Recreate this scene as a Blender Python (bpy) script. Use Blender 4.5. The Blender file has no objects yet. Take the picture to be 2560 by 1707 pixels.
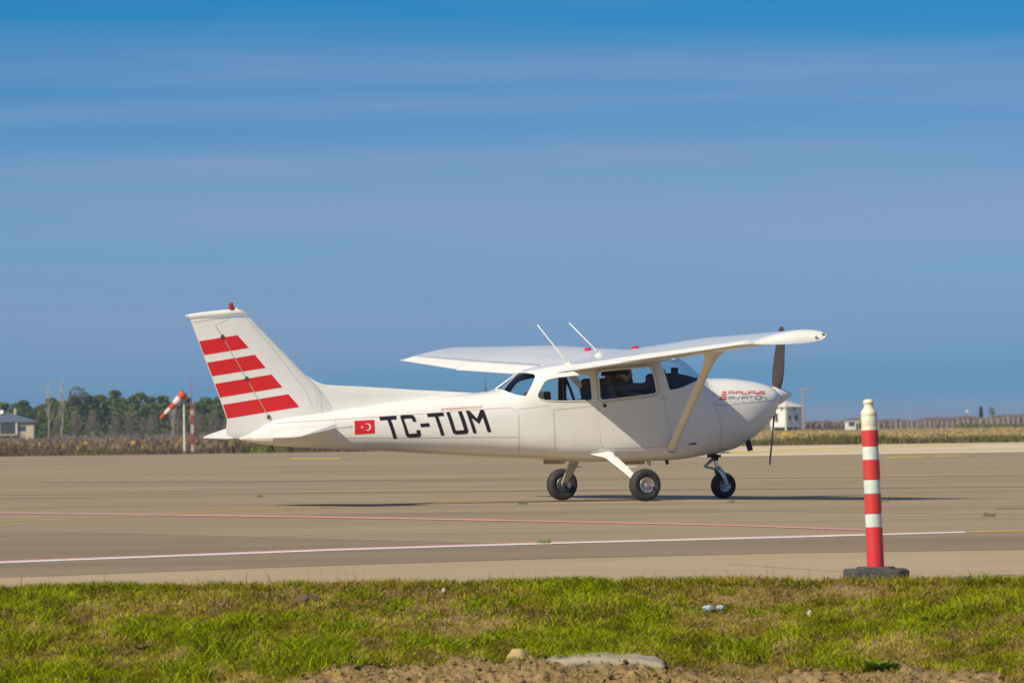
import bpy, bmesh, math, random
import numpy as np
from mathutils import Vector, Matrix, noise as mnoise
from mathutils.geometry import delaunay_2d_cdt
R=math.radians
rng=np.random.default_rng(7); random.seed(7)
scn=bpy.context.scene; COL=scn.collection
# ---------------------------------------------------------------- camera
cam=bpy.data.cameras.new('camera'); co=bpy.data.objects.new('camera',cam); COL.objects.link(co); scn.camera=co
cam.sensor_width=36; cam.lens=36*16750/2560; cam.clip_start=1; cam.clip_end=60000
CAMH=.988
pitch=math.atan(206.5/16750); roll=R(.8)
co.matrix_world=Matrix.Translation((0,0,CAMH))@Matrix.Rotation(R(90)+pitch,4,'X')@Matrix.Rotation(-roll,4,'Z')
cam.dof.use_dof=True; cam.dof.focus_distance=60; cam.dof.aperture_fstop=11
# ---------------------------------------------------------------- sky, sun, exposure
SUN=Vector((-.97,-1.0,1.03)).normalized()
w=bpy.data.worlds.new('World'); scn.world=w; w.use_nodes=True
nt=w.node_tree; N=nt.nodes; L=nt.links; N.clear()
out=N.new('ShaderNodeOutputWorld'); bg=N.new('ShaderNodeBackground'); L.new(bg.outputs[0],out.inputs[0])
sky=N.new('ShaderNodeTexSky'); sky.sky_type='NISHITA'; sky.sun_disc=False
sky.sun_elevation=math.asin(SUN.z); sky.sun_rotation=math.atan2(SUN.x,SUN.y)%(2*math.pi)
sky.altitude=1500; sky.air_density=1.0; sky.dust_density=.25; sky.ozone_density=2.0
bg.inputs[1].default_value=.1
tc=N.new('ShaderNodeTexCoord'); sep=N.new('ShaderNodeSeparateXYZ'); L.new(tc.outputs['Generated'],sep.inputs[0])
# horizon air: deep clear blue instead of the white haze band, all round the compass
ramp=N.new('ShaderNodeValToRGB'); cr=ramp.color_ramp
cr.interpolation='B_SPLINE'
cr.elements[0].position=0; cr.elements[0].color=(.110,.305,.66,1)
cr.elements[1].position=.32; cr.elements[1].color=(.62,.80,1.0,1)
for p_,c_ in ((.008,(.115,.305,.655)),(.018,(.195,.36,.69)),(.030,(.225,.39,.70)),(.040,(.150,.35,.66)),(.050,(.10,.33,.62)),(.062,(.045,.305,.60)),(.09,(.02,.31,.61)),(.14,(.08,.36,.70))):
    e=cr.elements.new(p_); e.color=(*c_,1)
L.new(sep.outputs[2],ramp.inputs[0])
mul=N.new('ShaderNodeMixRGB'); mul.blend_type='MULTIPLY'; mul.inputs[0].default_value=1
L.new(sky.outputs[0],mul.inputs[1]); L.new(ramp.outputs[0],mul.inputs[2])
# thin cirrus veils drawn out along the horizon
mp=N.new('ShaderNodeMapping'); mp.inputs['Scale'].default_value=(2.6,2.6,44); mp.inputs['Rotation'].default_value=(0,R(1.2),0)
L.new(tc.outputs['Generated'],mp.inputs[0])
nz=N.new('ShaderNodeTexNoise'); nz.inputs['Scale'].default_value=1.0; nz.inputs['Detail'].default_value=7; nz.inputs['Roughness'].default_value=.5; nz.inputs['Distortion'].default_value=.9
L.new(mp.outputs[0],nz.inputs[0])
cl=N.new('ShaderNodeMapRange'); cl.inputs[1].default_value=.40; cl.inputs[2].default_value=.66; cl.inputs[3].default_value=0; cl.inputs[4].default_value=.70
L.new(nz.outputs[0],cl.inputs[0])
mx=N.new('ShaderNodeMixRGB'); mx.inputs[2].default_value=(2.55,3.3,5.2,1)
mp2=N.new('ShaderNodeMapping'); mp2.inputs['Scale'].default_value=(9,9,150); mp2.inputs['Rotation'].default_value=(0,R(-2.5),0); mp2.inputs['Location'].default_value=(3,1,2); L.new(tc.outputs['Generated'],mp2.inputs[0])
nf=N.new('ShaderNodeTexNoise'); nf.inputs['Scale'].default_value=1.0; nf.inputs['Detail'].default_value=9; nf.inputs['Roughness'].default_value=.62; nf.inputs['Distortion'].default_value=1.2; L.new(mp2.outputs[0],nf.inputs[0])
fr=N.new('ShaderNodeMapRange'); fr.inputs[1].default_value=.32; fr.inputs[2].default_value=.70; fr.inputs[3].default_value=.55; fr.inputs[4].default_value=1.25; L.new(nf.outputs[0],fr.inputs[0])
cm_=N.new('ShaderNodeMath'); cm_.operation='MULTIPLY'; cm_.use_clamp=True; L.new(cl.outputs[0],cm_.inputs[0]); L.new(fr.outputs[0],cm_.inputs[1]); L.new(cm_.outputs[0],mx.inputs[0]); L.new(mul.outputs[0],mx.inputs[1]); L.new(mx.outputs[0],bg.inputs[0])
sl=bpy.data.lights.new('sun','SUN'); sl.energy=5.0; sl.angle=R(.55); sl.color=(1,.90,.70)
so=bpy.data.objects.new('sun',sl); COL.objects.link(so); so.rotation_euler=(-SUN).to_track_quat('-Z','Y').to_euler(); so.location=(-30,-30,40)
vs=scn.view_settings; vs.view_transform='Standard'; vs.look='None'; vs.exposure=.10; vs.gamma=1; vs.use_curve_mapping=False
scn.render.engine='CYCLES'; scn.cycles.max_bounces=8; scn.cycles.transparent_max_bounces=16; scn.cycles.diffuse_bounces=4
# ---------------------------------------------------------------- helpers
def tag(o,label=None,cat=None,group=None,kind=None):
    if label:o['label']=label
    if cat:o['category']=cat
    if group:o['group']=group
    if kind:o['kind']=kind
    return o
def empty(name,loc=(0,0,0),rz=0):
    o=bpy.data.objects.new(name,None); o.location=loc; o.rotation_euler=(0,0,rz); o.empty_display_size=.2; COL.objects.link(o); return o
def link(name,me,parent=None):
    o=bpy.data.objects.new(name,me); COL.objects.link(o)
    if parent is not None:o.parent=parent
    return o
def mesh(name,vs,fs,m,parent=None,smooth=None):
    me=bpy.data.meshes.new(name); me.from_pydata([tuple(map(float,v)) for v in vs],[],fs); me.validate()
    for mm in (m if isinstance(m,(list,tuple)) else [m]): me.materials.append(mm)
    if smooth is not None:
        me.polygons.foreach_set('use_smooth',[True]*len(me.polygons))
        if smooth<180: me.set_sharp_from_angle(angle=R(smooth))
    return link(name,me,parent)
def npmesh(name,V,Fc,m,parent=None,col=None):
    """fast mesh from numpy: V (n,3), Fc (k,3|4)"""
    me=bpy.data.meshes.new(name); n=len(V);k=len(Fc);q=Fc.shape[1]
    me.vertices.add(n); me.vertices.foreach_set('co',np.ascontiguousarray(V,dtype=np.float32).ravel())
    me.loops.add(k*q); me.loops.foreach_set('vertex_index',np.ascontiguousarray(Fc,dtype=np.int32).ravel())
    me.polygons.add(k); me.polygons.foreach_set('loop_start',np.arange(0,k*q,q,dtype=np.int32)); me.polygons.foreach_set('loop_total',np.full(k,q,dtype=np.int32))
    if col is not None:
        a=me.color_attributes.new('Col','FLOAT_COLOR','POINT'); c=np.ones((n,4),np.float32); c[:,:3]=col; a.data.foreach_set('color',c.ravel())
    me.update(calc_edges=True); me.validate(); me.materials.append(m)
    return link(name,me,parent)
class MB:
    def __init__(s): s.v=[];s.f=[]
    def add(s,vs,fs):
        o=len(s.v); s.v+= [tuple(v) for v in vs]; s.f+=[tuple(i+o for i in f) for f in fs]; return s
    def box(s,c,d,rot=None,taper=1):
        c=Vector(c); x,y,z=[k/2 for k in d]; P=[]
        for sz,t in ((-1,1),(1,taper)):
            for sx,sy in ((-1,-1),(1,-1),(1,1),(-1,1)):
                p=Vector((sx*x*t,sy*y*t,sz*z)); P.append(c+(rot@p if rot else p))
        return s.add(P,[(3,2,1,0),(4,5,6,7),(0,1,5,4),(1,2,6,5),(2,3,7,6),(3,0,4,7)])
    def tube(s,pts,rad,n=10,cap=True,flat=1.0,up=None):
        pts=[Vector(p) for p in pts]; k=len(pts)
        if not isinstance(rad,(list,tuple)): rad=[rad]*k
        rings=[];prev=None
        for i in range(k):
            t=(pts[min(i+1,k-1)]-pts[max(i-1,0)]).normalized()
            a=Vector(up) if up is not None else (prev if prev is not None else (Vector((0,0,1)) if abs(t.z)<.9 else Vector((1,0,0))))
            a=(a-t*a.dot(t)).normalized(); prev=a; b=t.cross(a)
            rings.append([pts[i]+a*math.cos(2*math.pi*j/n)*rad[i]+b*math.sin(2*math.pi*j/n)*rad[i]*flat for j in range(n)])
        V=[p for r in rings for p in r]; Fc=[]
        for i in range(k-1):
            for j in range(n): Fc.append((i*n+j,i*n+(j+1)%n,(i+1)*n+(j+1)%n,(i+1)*n+j))
        if cap: Fc.append(tuple(range(n-1,-1,-1))); Fc.append(tuple((k-1)*n+j for j in range(n)))
        return s.add(V,Fc)
    def lathe(s,prof,M=None,n=32,cap=False):
        """prof: (r,h) along local z; M: matrix"""
        M=M or Matrix(); V=[];Fc=[];k=len(prof)
        for r,h in prof:
            for j in range(n): V.append(M@Vector((r*math.cos(2*math.pi*j/n),r*math.sin(2*math.pi*j/n),h)))
        for i in range(k-1):
            for j in range(n): Fc.append((i*n+j,i*n+(j+1)%n,(i+1)*n+(j+1)%n,(i+1)*n+j))
        if cap: Fc.append(tuple(range(n-1,-1,-1))); Fc.append(tuple((k-1)*n+j for j in range(n)))
        return s.add(V,Fc)
    def prism(s,poly,y0,y1):
        """poly (x,z), extruded in local y"""
        n=len(poly); V=[(x,y0,z) for x,z in poly]+[(x,y1,z) for x,z in poly]
        area=sum(poly[i][0]*poly[(i+1)%n][1]-poly[(i+1)%n][0]*poly[i][1] for i in range(n))
        a=tuple(range(n)); b=tuple(range(2*n-1,n-1,-1)); Fc=[]
        fl=(area>0)
        Fc.append(a if fl else a[::-1]); Fc.append(b if fl else b[::-1])
        for i in range(n):
            q=(i,n+i,n+(i+1)%n,(i+1)%n); Fc.append(q if fl else q[::-1])
        return s.add(V,Fc)
    def grid(s,rows,closed=False):
        k=len(rows);n=len(rows[0]); V=[p for r in rows for p in r]; Fc=[]
        for i in range(k-1):
            for j in range(n if closed else n-1): Fc.append((i*n+j,i*n+(j+1)%n,(i+1)*n+(j+1)%n,(i+1)*n+j))
        return s.add(V,Fc)
    def build(s,name,m,parent=None,smooth=None): return mesh(name,s.v,s.f,m,parent,smooth)
def recalc(o):
    bm=bmesh.new(); bm.from_mesh(o.data); bmesh.ops.recalc_face_normals(bm,faces=bm.faces); bm.to_mesh(o.data); bm.free(); return o
def bevel(o,wd,seg=2,ang=30):
    md=o.modifiers.new('bevel','BEVEL'); md.width=wd; md.segments=seg; md.limit_method='ANGLE'; md.angle_limit=R(ang); return o
def boolean(me,cut,op,smooth=28):
    """mesh (op) cutter mesh -> new mesh"""
    a=bpy.data.objects.new('tmpa',me); b=bpy.data.objects.new('tmpb',cut); COL.objects.link(a); COL.objects.link(b)
    md=a.modifiers.new('b','BOOLEAN'); md.object=b; md.operation=op; md.solver='EXACT'
    dg=bpy.context.evaluated_depsgraph_get(); r=bpy.data.meshes.new_from_object(a.evaluated_get(dg))
    bpy.data.objects.remove(a); bpy.data.objects.remove(b)
    return r
def prism_mesh(poly,y0,y1):
    mb=MB().prism(poly,y0,y1); me=bpy.data.meshes.new('cut'); me.from_pydata(mb.v,[],mb.f)
    bm=bmesh.new(); bm.from_mesh(me); bmesh.ops.recalc_face_normals(bm,faces=bm.faces); bm.to_mesh(me); bm.free(); return me
# ---------------------------------------------------------------- materials
def mat(name,c,rough=.5,metal=0,spec=.5,coat=0,noise=None,bump=None,c2=None,attr=False,trans=0,subsurf=0):
    """noise=(scale,amount[,detail]) mottles the colour towards c2; bump=(scale,strength,dist)"""
    m=bpy.data.materials.new(name); m.use_nodes=True; n=m.node_tree.nodes; l=m.node_tree.links
    p=n['Principled BSDF']; p.inputs['Base Color'].default_value=(*c,1); p.inputs['Roughness'].default_value=rough; p.inputs['Metallic'].default_value=metal
    p.inputs['Specular IOR Level'].default_value=spec; p.inputs['Coat Weight'].default_value=coat
    t=n.new('ShaderNodeTexCoord')
    src=None
    if attr:
        a=n.new('ShaderNodeVertexColor'); a.layer_name='Col'; src=a.outputs[0]
    if noise:
        x=n.new('ShaderNodeTexNoise'); x.inputs['Scale'].default_value=noise[0]; x.inputs['Detail'].default_value=noise[2] if len(noise)>2 else 6; x.inputs['Roughness'].default_value=.6
        l.new(t.outputs['Object'],x.inputs[0])
        mr=n.new('ShaderNodeMapRange'); mr.inputs[1].default_value=.35; mr.inputs[2].default_value=.7; mr.inputs[4].default_value=noise[1]; l.new(x.outputs[0],mr.inputs[0])
        mxx=n.new('ShaderNodeMixRGB'); mxx.inputs[1].default_value=(*c,1); mxx.inputs[2].default_value=(*(c2 or [k*.5 for k in c]),1)
        if src: l.new(src,mxx.inputs[1])
        l.new(mr.outputs[0],mxx.inputs[0]); src=mxx.outputs[0]
    if src: l.new(src,p.inputs['Base Color'])
    if bump:
        x=n.new('ShaderNodeTexNoise'); x.inputs['Scale'].default_value=bump[0]; x.inputs['Detail'].default_value=4; l.new(t.outputs['Object'],x.inputs[0])
        b=n.new('ShaderNodeBump'); b.inputs['Strength'].default_value=bump[1]; b.inputs['Distance'].default_value=bump[2]; l.new(x.outputs[0],b.inputs['Height']); l.new(b.outputs[0],p.inputs['Normal'])
    if subsurf: # leaf: diffuse plus translucent
        tr=n.new('ShaderNodeBsdfTranslucent'); ms=n.new('ShaderNodeMixShader'); ms.inputs[0].default_value=subsurf
        if src: l.new(src,tr.inputs[0])
        else: tr.inputs[0].default_value=(*c,1)
        l.new(p.outputs[0],ms.inputs[1]); l.new(tr.outputs[0],ms.inputs[2]); l.new(ms.outputs[0],n['Material Output'].inputs[0])
    return m
def glass(name,tint,refl=.9):
    m=bpy.data.materials.new(name); m.use_nodes=True; n=m.node_tree.nodes; l=m.node_tree.links; n.clear()
    o=n.new('ShaderNodeOutputMaterial'); t=n.new('ShaderNodeBsdfTransparent'); t.inputs[0].default_value=(*tint,1)
    g=n.new('ShaderNodeBsdfGlossy'); g.inputs['Roughness'].default_value=.03; g.inputs[0].default_value=(.9,.93,.95,1)
    f=n.new('ShaderNodeFresnel'); f.inputs[0].default_value=1.45; ms=n.new('ShaderNodeMixShader')
    ge=n.new('ShaderNodeNewGeometry'); iv=n.new('ShaderNodeMath'); iv.operation='SUBTRACT'; iv.inputs[0].default_value=1; l.new(ge.outputs['Backfacing'],iv.inputs[1]); mu=n.new('ShaderNodeMath'); mu.operation='MULTIPLY'; l.new(f.outputs[0],mu.inputs[0]); l.new(iv.outputs[0],mu.inputs[1])
    l.new(mu.outputs[0],ms.inputs[0]); l.new(t.outputs[0],ms.inputs[1]); l.new(g.outputs[0],ms.inputs[2]); l.new(ms.outputs[0],o.inputs[0]); return m
M={}
M['white']=mat('white_paint',(.84,.825,.765),.22,coat=.35,noise=(2.2,.25),c2=(.71,.67,.57),bump=(2.6,.22,.03))
M['wingw']=mat('wing_white_paint',(.74,.73,.69),.26,coat=.3,noise=(3,.3),c2=(.62,.60,.55))
M['cabin']=mat('cabin_trim',(.045,.05,.055),.8)
M['red']=mat('stripe_red',(.70,.018,.022),.3,coat=.25,noise=(5,.2),c2=(.6,.02,.02))
M['black']=mat('letter_black',(.018,.014,.014),.4)
M['grey']=mat('letter_grey',(.16,.18,.20),.45)
M['flagw']=mat('flag_white',(.8,.78,.76),.4)
M['seam']=mat('seam_dark',(.33,.31,.27),.7)
M['seaml']=mat('rivet_pale',(.60,.57,.49),.35)
M['rubber']=mat('tyre_rubber',(.022,.022,.023),.75,noise=(14,.5),c2=(.05,.045,.04),bump=(60,.2,.004))
M['alu']=mat('aluminium',(.60,.61,.62),.32,metal=.85,noise=(30,.35),c2=(.35,.34,.32))
M['steel']=mat('dark_steel',(.10,.10,.10),.5,metal=.5)
M['chrome']=mat('chrome',(.75,.75,.74),.14,metal=1)
M['propb']=mat('propeller_black',(.045,.038,.035),.5,noise=(20,.3),c2=(.09,.08,.07))
M['exh']=mat('sooty_pipe',(.03,.022,.03),.6,metal=.3)
M['lens_red']=mat('red_lens',(.32,.012,.015),.15,coat=.6)
M['cap_red']=mat('red_cap',(.55,.01,.08),.4)
M['glass']=glass('window_glass',(.965,.975,.98)); M['wind']=glass('windscreen_glass',(.91,.95,.975))
M['seat']=mat('seat_fabric',(.05,.052,.055),.85,noise=(20,.4),c2=(.09,.085,.075))
M['panel']=mat('panel_black',(.022,.021,.02),.65)
M['skin']=mat('skin',(.50,.30,.22),.55)
M['jacket']=mat('dark_jacket',(.035,.036,.045),.9,noise=(9,.5),c2=(.06,.06,.065))
M['hair']=mat('hair_dark',(.02,.015,.012),.7)
M['lamp_clear']=mat('clear_lens',(.75,.78,.8),.08,coat=.8)
# ================================================================ the aeroplane
# fuselage stations: u (forward), z bottom, z top, half width, z of widest point, upper and lower exponents
FS=np.array([
(-4.93,.842,.868,.014,.855,2.1,2.1),
(-4.75,.800,.945,.050,.87,2.2,2.2),
(-4.56,.772,1.045,.092,.92,2.3,2.3),
(-4.42,.757,1.09,.115,.93,2.3,2.3),
(-3.82,.718,1.166,.175,.94,2.4,2.4),
(-3.37,.695,1.217,.225,.95,2.5,2.5),
(-2.68,.650,1.306,.305,.97,2.6,2.6),
(-2.07,.606,1.372,.38,.98,2.7,2.7),
(-1.70,.581,1.392,.43,.98,2.8,2.8),
(-1.47,.568,1.425,.46,.98,2.9,3.1),
(-1.30,.560,1.535,.48,.99,2.9,3.3),
(-1.147,.553,1.633,.495,1.0,3.0,3.6),
(-.95,.543,1.690,.51,1.02,3.4,4.0),
(-.60,.515,1.745,.525,1.04,3.9,4.6),
(-.20,.496,1.785,.535,1.05,4.2,4.6),
(.20,.492,1.812,.54,1.05,4.2,4.6),
(.60,.497,1.838,.54,1.05,4.2,4.6),
(.80,.501,1.846,.535,1.05,4.0,4.4),
(.93,.506,1.825,.53,1.05,3.8,4.0),
(1.05,.515,1.770,.525,1.06,3.5,3.6),
(1.20,.534,1.648,.52,1.08,3.1,3.3),
(1.32,.548,1.552,.515,1.08,2.8,2.9),
(1.45,.565,1.538,.508,1.09,2.7,2.8),
(1.60,.589,1.536,.495,1.10,2.6,2.7),
(1.76,.620,1.532,.475,1.12,2.5,2.6),
(1.97,.716,1.510,.435,1.16,2.4,2.5),
(2.14,.826,1.483,.385,1.20,2.3,2.4),
(2.28,.945,1.446,.325,1.24,2.2,2.3),
(2.36,1.06,1.415,.26,1.27,2.1,2.2),
(2.42,1.165,1.375,.17,1.28,2.0,2.0),
(2.445,1.23,1.34,.08,1.285,2.0,2.0)])
def pchip(x,y,q):
    h=np.diff(x);d=np.diff(y)/h;m=np.zeros_like(y)
    for i in range(1,len(x)-1):
        if d[i-1]*d[i]>0:
            a=2*h[i]+h[i-1];b=h[i]+2*h[i-1];m[i]=(a+b)/(a/d[i-1]+b/d[i])
    m[0]=d[0];m[-1]=d[-1]
    q=np.clip(q,x[0],x[-1]);k=np.clip(np.searchsorted(x,q)-1,0,len(x)-2)
    t=(q-x[k])/h[k]
    return (2*t**3-3*t**2+1)*y[k]+(t**3-2*t**2+t)*h[k]*m[k]+(-2*t**3+3*t**2)*y[k+1]+(t**3-t**2)*h[k]*m[k+1]
_TU=np.linspace(FS[0,0],FS[-1,0],3000); _TT=np.stack([pchip(FS[:,0],FS[:,j],_TU) for j in range(1,7)],1)
def cs(u):
    k=(min(max(u,FS[0,0]),FS[-1,0])-FS[0,0])/(FS[-1,0]-FS[0,0])*2999; i=min(int(k),2998); f=k-i
    return [float(x) for x in _TT[i]*(1-f)+_TT[i+1]*f]
def sv(u,z):
    zb,zt,w,zm,a,b=cs(u)
    if z>=zm: r=min(1,(z-zm)/(zt-zm));return w*(1-r**a)**(1/a)
    r=min(1,(zm-z)/(zm-zb));return w*(1-r**b)**(1/b)
AIR=empty('light_aircraft',(1.1316,85,0),R(23.6))
tag(AIR,'white high-wing single-engine aeroplane with red tail stripes parked on the apron','aeroplane')
# local frame: x forward, y left (right side, towards the camera, is -y), z up
def shell(du,n=88):
    us=sorted(set([round(x,4) for x in np.concatenate([np.arange(-4.93,-1.6,.09),np.arange(-1.6,1.4,.035),np.arange(1.4,2.44,.04),FS[:,0]])]))
    us=[u for i,u in enumerate(us) if i==0 or u-us[i-1]>.012]
    rings=[]
    for u in us:
        zb,zt,wd,zm,a,b=cs(u); d=min(du,wd*.6,(zt-zb)*.3); zb+=d;zt-=d;wd-=d; r=[]
        for j in range(n):
            t=2*math.pi*j/n; c_,s_=math.cos(t),math.sin(t); e=a if s_>=0 else b
            # even spacing on the flat sides: blend of angle and superellipse parameter
            y=wd*math.copysign(abs(c_)**(2/e),c_); z=zm+((zt-zm) if s_>=0 else (zm-zb))*math.copysign(abs(s_)**(2/e),s_)
            r.append((u,y,z))
        rings.append(r)
    return rings
def closed(rings,flip=False):
    k=len(rings);n=len(rings[0]);V=[p for r in rings for p in r];Fc=[]
    for i in range(k-1):
        for j in range(n): Fc.append((i*n+j,i*n+(j+1)%n,(i+1)*n+(j+1)%n,(i+1)*n+j))
    Fc.append(tuple(range(n-1,-1,-1))); Fc.append(tuple((k-1)*n+j for j in range(n)))
    # outward orientation: loop runs +y -> +z, stations run +x: flip
    Fc=[f[::-1] for f in Fc]
    if flip: Fc=[f[::-1] for f in Fc]
    return V,Fc
def hollow(d0,d1,mats):
    Vo,Fo=closed(shell(d0)); ri=shell(d1); ri[0]=[(p[0]+.006,p[1],p[2]) for p in ri[0]]; ri[-1]=[(p[0]-.006,p[1],p[2]) for p in ri[-1]]; Vi,Fi=closed(ri,True)
    me=bpy.data.meshes.new('shell'); me.from_pydata(Vo+Vi,[],Fo+[tuple(i+len(Vo) for i in f) for f in Fi])
    for m_ in mats: me.materials.append(m_)
    mi=[0]*len(Fo)+[len(mats)-1]*len(Fi); me.polygons.foreach_set('material_index',mi)
    # check orientation: volume sign of the outer hull
    vol=0
    for f in Fo:
        for i in range(1,len(f)-1):
            a,b,c_=Vector(Vo[f[0]]),Vector(Vo[f[i]]),Vector(Vo[f[i+1]]); vol+=a.dot(b.cross(c_))
    if vol<0: me.flip_normals()
    return me
SKIN=hollow(0,.014,[M['white'],M['cabin']])
PANE=hollow(.005,.009,[M['glass'],M['glass']])
SEAM=[(1.352,1.60),(1.345,1.437),(1.33,1.191),(1.407,1.04),(1.427,.877),(1.47,.50)]
WINS=[(.608,1.745),(.701,1.392),(.80,1.405),(.892,1.427),(1.04,1.483),(1.13,1.515),(1.22,1.535),(1.318,1.562),(1.7,1.75),(1.4,2.2),(1.10,2.0),(.93,1.815),(.875,1.79)]
REARW=[(-1.062,1.592),(-1.242,1.341),(-1.30,1.343),(-1.366,1.358),(-1.43,1.392),(-1.462,1.436),(-1.75,1.60),(-1.6,1.9),(-1.19,1.645),(-1.10,1.623),(-1.072,1.614)]
DOORW=[(-.227,1.625),(-.191,1.635),(.42,1.68),(.459,1.668),(.475,1.644),(.513,1.385),(.503,1.362),(.472,1.351),(-.222,1.28),(-.249,1.291),(-.263,1.317),(-.265,1.587),(-.254,1.61)]
SIDEW=[(-1.097,1.349),(-1.076,1.39),(-.993,1.505),(-.943,1.533),(-.813,1.561),(-.432,1.595),(-.396,1.582),(-.385,1.55),(-.377,1.305),(-.389,1.285),(-.417,1.277),(-.79,1.274),(-.994,1.284),(-1.072,1.303),(-1.094,1.324)]
DOOR=[(-.316,1.59),(-.298,1.188),(-.26,.735),(-.24,.69),(-.19,.668),(.345,.672),(.59,.684),(.64,.70),(.695,.77),(.705,.83),(.611,1.255),(.586,1.372),(.548,1.656),(.53,1.70),(.495,1.728),(-.26,1.674),(-.30,1.64)]
def grow(poly,d):
    n=len(poly); cx=sum(p[0] for p in poly)/n; cz=sum(p[1] for p in poly)/n
    area=sum(poly[i][0]*poly[(i+1)%n][1]-poly[(i+1)%n][0]*poly[i][1] for i in range(n)); sg=1 if area>0 else -1; o=[]
    for i in range(n):
        a=Vector(poly[i-1]);b=Vector(poly[i]);c_=Vector(poly[(i+1)%n]); e1=(b-a).normalized();e2=(c_-b).normalized()
        nn=(Vector((e1.y,-e1.x))+Vector((e2.y,-e2.x)))*sg; nn=nn.normalized() if nn.length>1e-6 else Vector((0,0)); o.append(tuple(b+nn*d))
    return o
def front(off): return [(x+off,z) for x,z in SEAM]+[(3.2,.3),(3.2,1.9)]
cowl=boolean(SKIN,prism_mesh(front(.002),-1,1),'INTERSECT')
body=boolean(SKIN,prism_mesh(front(-.003),-1,1),'DIFFERENCE')
for poly in (WINS,REARW,SIDEW): body=boolean(body,prism_mesh(poly,-1.2,1.2),'DIFFERENCE')
doors=[]
for sgn in (-1,1):
    d_=boolean(SKIN,prism_mesh(DOOR,*((-1,-.1) if sgn<0 else (.1,1))),'INTERSECT'); d_=boolean(d_,prism_mesh(DOORW,-1.2,1.2),'DIFFERENCE'); doors.append(d_)
body=boolean(body,prism_mesh(grow(DOOR,.004),-1,-.1),'DIFFERENCE'); body=boolean(body,prism_mesh(grow(DOOR,.004),.1,1),'DIFFERENCE')
def finish(me,name,parent,ang=30):
    me.polygons.foreach_set('use_smooth',[True]*len(me.polygons)); me.set_sharp_from_angle(angle=R(ang)); return link(name,me,parent)
FUS=finish(body,'fuselage',AIR); COWL=finish(cowl,'cowling',AIR)
for sgn,d_ in zip((-1,1),doors):
    D_=finish(d_,'cabin_door',AIR)
    if sgn<0: DR=D_; D_['label']='white cabin door with framed window, half in wing shade'
    p_=boolean(PANE,prism_mesh(grow(DOORW,.008),*((-1.2,0) if sgn<0 else (0,1.2))),'INTERSECT'); finish(p_,'window_pane',D_)
def pane(poly,m,y0,y1,name):
    p_=boolean(PANE,prism_mesh(grow(poly,.008),y0,y1),'INTERSECT'); p_.materials.clear(); p_.materials.append(m); p_.polygons.foreach_set('material_index',[0]*len(p_.polygons)); return finish(p_,name,AIR)
pane(SIDEW,M['glass'],-1.2,0,'window_pane'); pane(SIDEW,M['glass'],0,1.2,'window_pane')
pane(WINS,M['wind'],-1.2,1.2,'windscreen'); pane(REARW,M['wind'],-1.2,1.2,'rear_window')
# ---- things laid on a surface
def side(u,z): return -sv(u,z)           # right-hand skin, y
def conform(name,polys,off,m,parent,surf=side,sgn=-1,step=.05):
    V=[];Fc=[]
    for poly in polys:
        P=[]
        for a,b in zip(poly,poly[1:]+poly[:1]):
            a,b=Vector(a),Vector(b); k=max(1,int((b-a).length/(step*.5))); P+=[a.lerp(b,i/k) for i in range(k)]
        n=len(P); xs=[p.x for p in P]; zs=[p.y for p in P]
        G=[]
        x=min(xs)+step/2
        while x<max(xs):
            z=min(zs)+step/2
            while z<max(zs): G.append(Vector((x,z))); z+=step
            x+=step
        r=delaunay_2d_cdt(P+G,[],[list(range(n))],1,1e-6)
        o=len(V); V+=[(p.x,surf(p.x,p.y)+sgn*off,p.y) for p in r[0]]; Fc+=[tuple(o+i for i in (f if sgn>0 else f[::-1])) for f in r[2]]
    return mesh(name,V,Fc,m,parent,180)
def ribbon(name,lines,wd,off,m,parent,surf=side,sgn=-1,step=.03,build=True):
    V=[];Fc=[]
    for ln in lines:
        P=[]
        for a,b in zip(ln[:-1],ln[1:]):
            a,b=Vector(a),Vector(b); k=max(1,int((b-a).length/step)); P+=[a.lerp(b,i/k) for i in range(k)]
        P.append(Vector(ln[-1])); o=len(V)
        for i,p in enumerate(P):
            t=(P[min(i+1,len(P)-1)]-P[max(i-1,0)]).normalized(); nn=Vector((-t.y,t.x))*wd/2
            # mitre sharp corners a little
            for q in (p-nn,p+nn): V.append((q.x,surf(q.x,q.y)+sgn*off,q.y))
        for i in range(len(P)-1): Fc.append((o+2*i,o+2*i+1,o+2*i+3,o+2*i+2))
    return mesh(name,V,Fc,m,parent,180)
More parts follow.
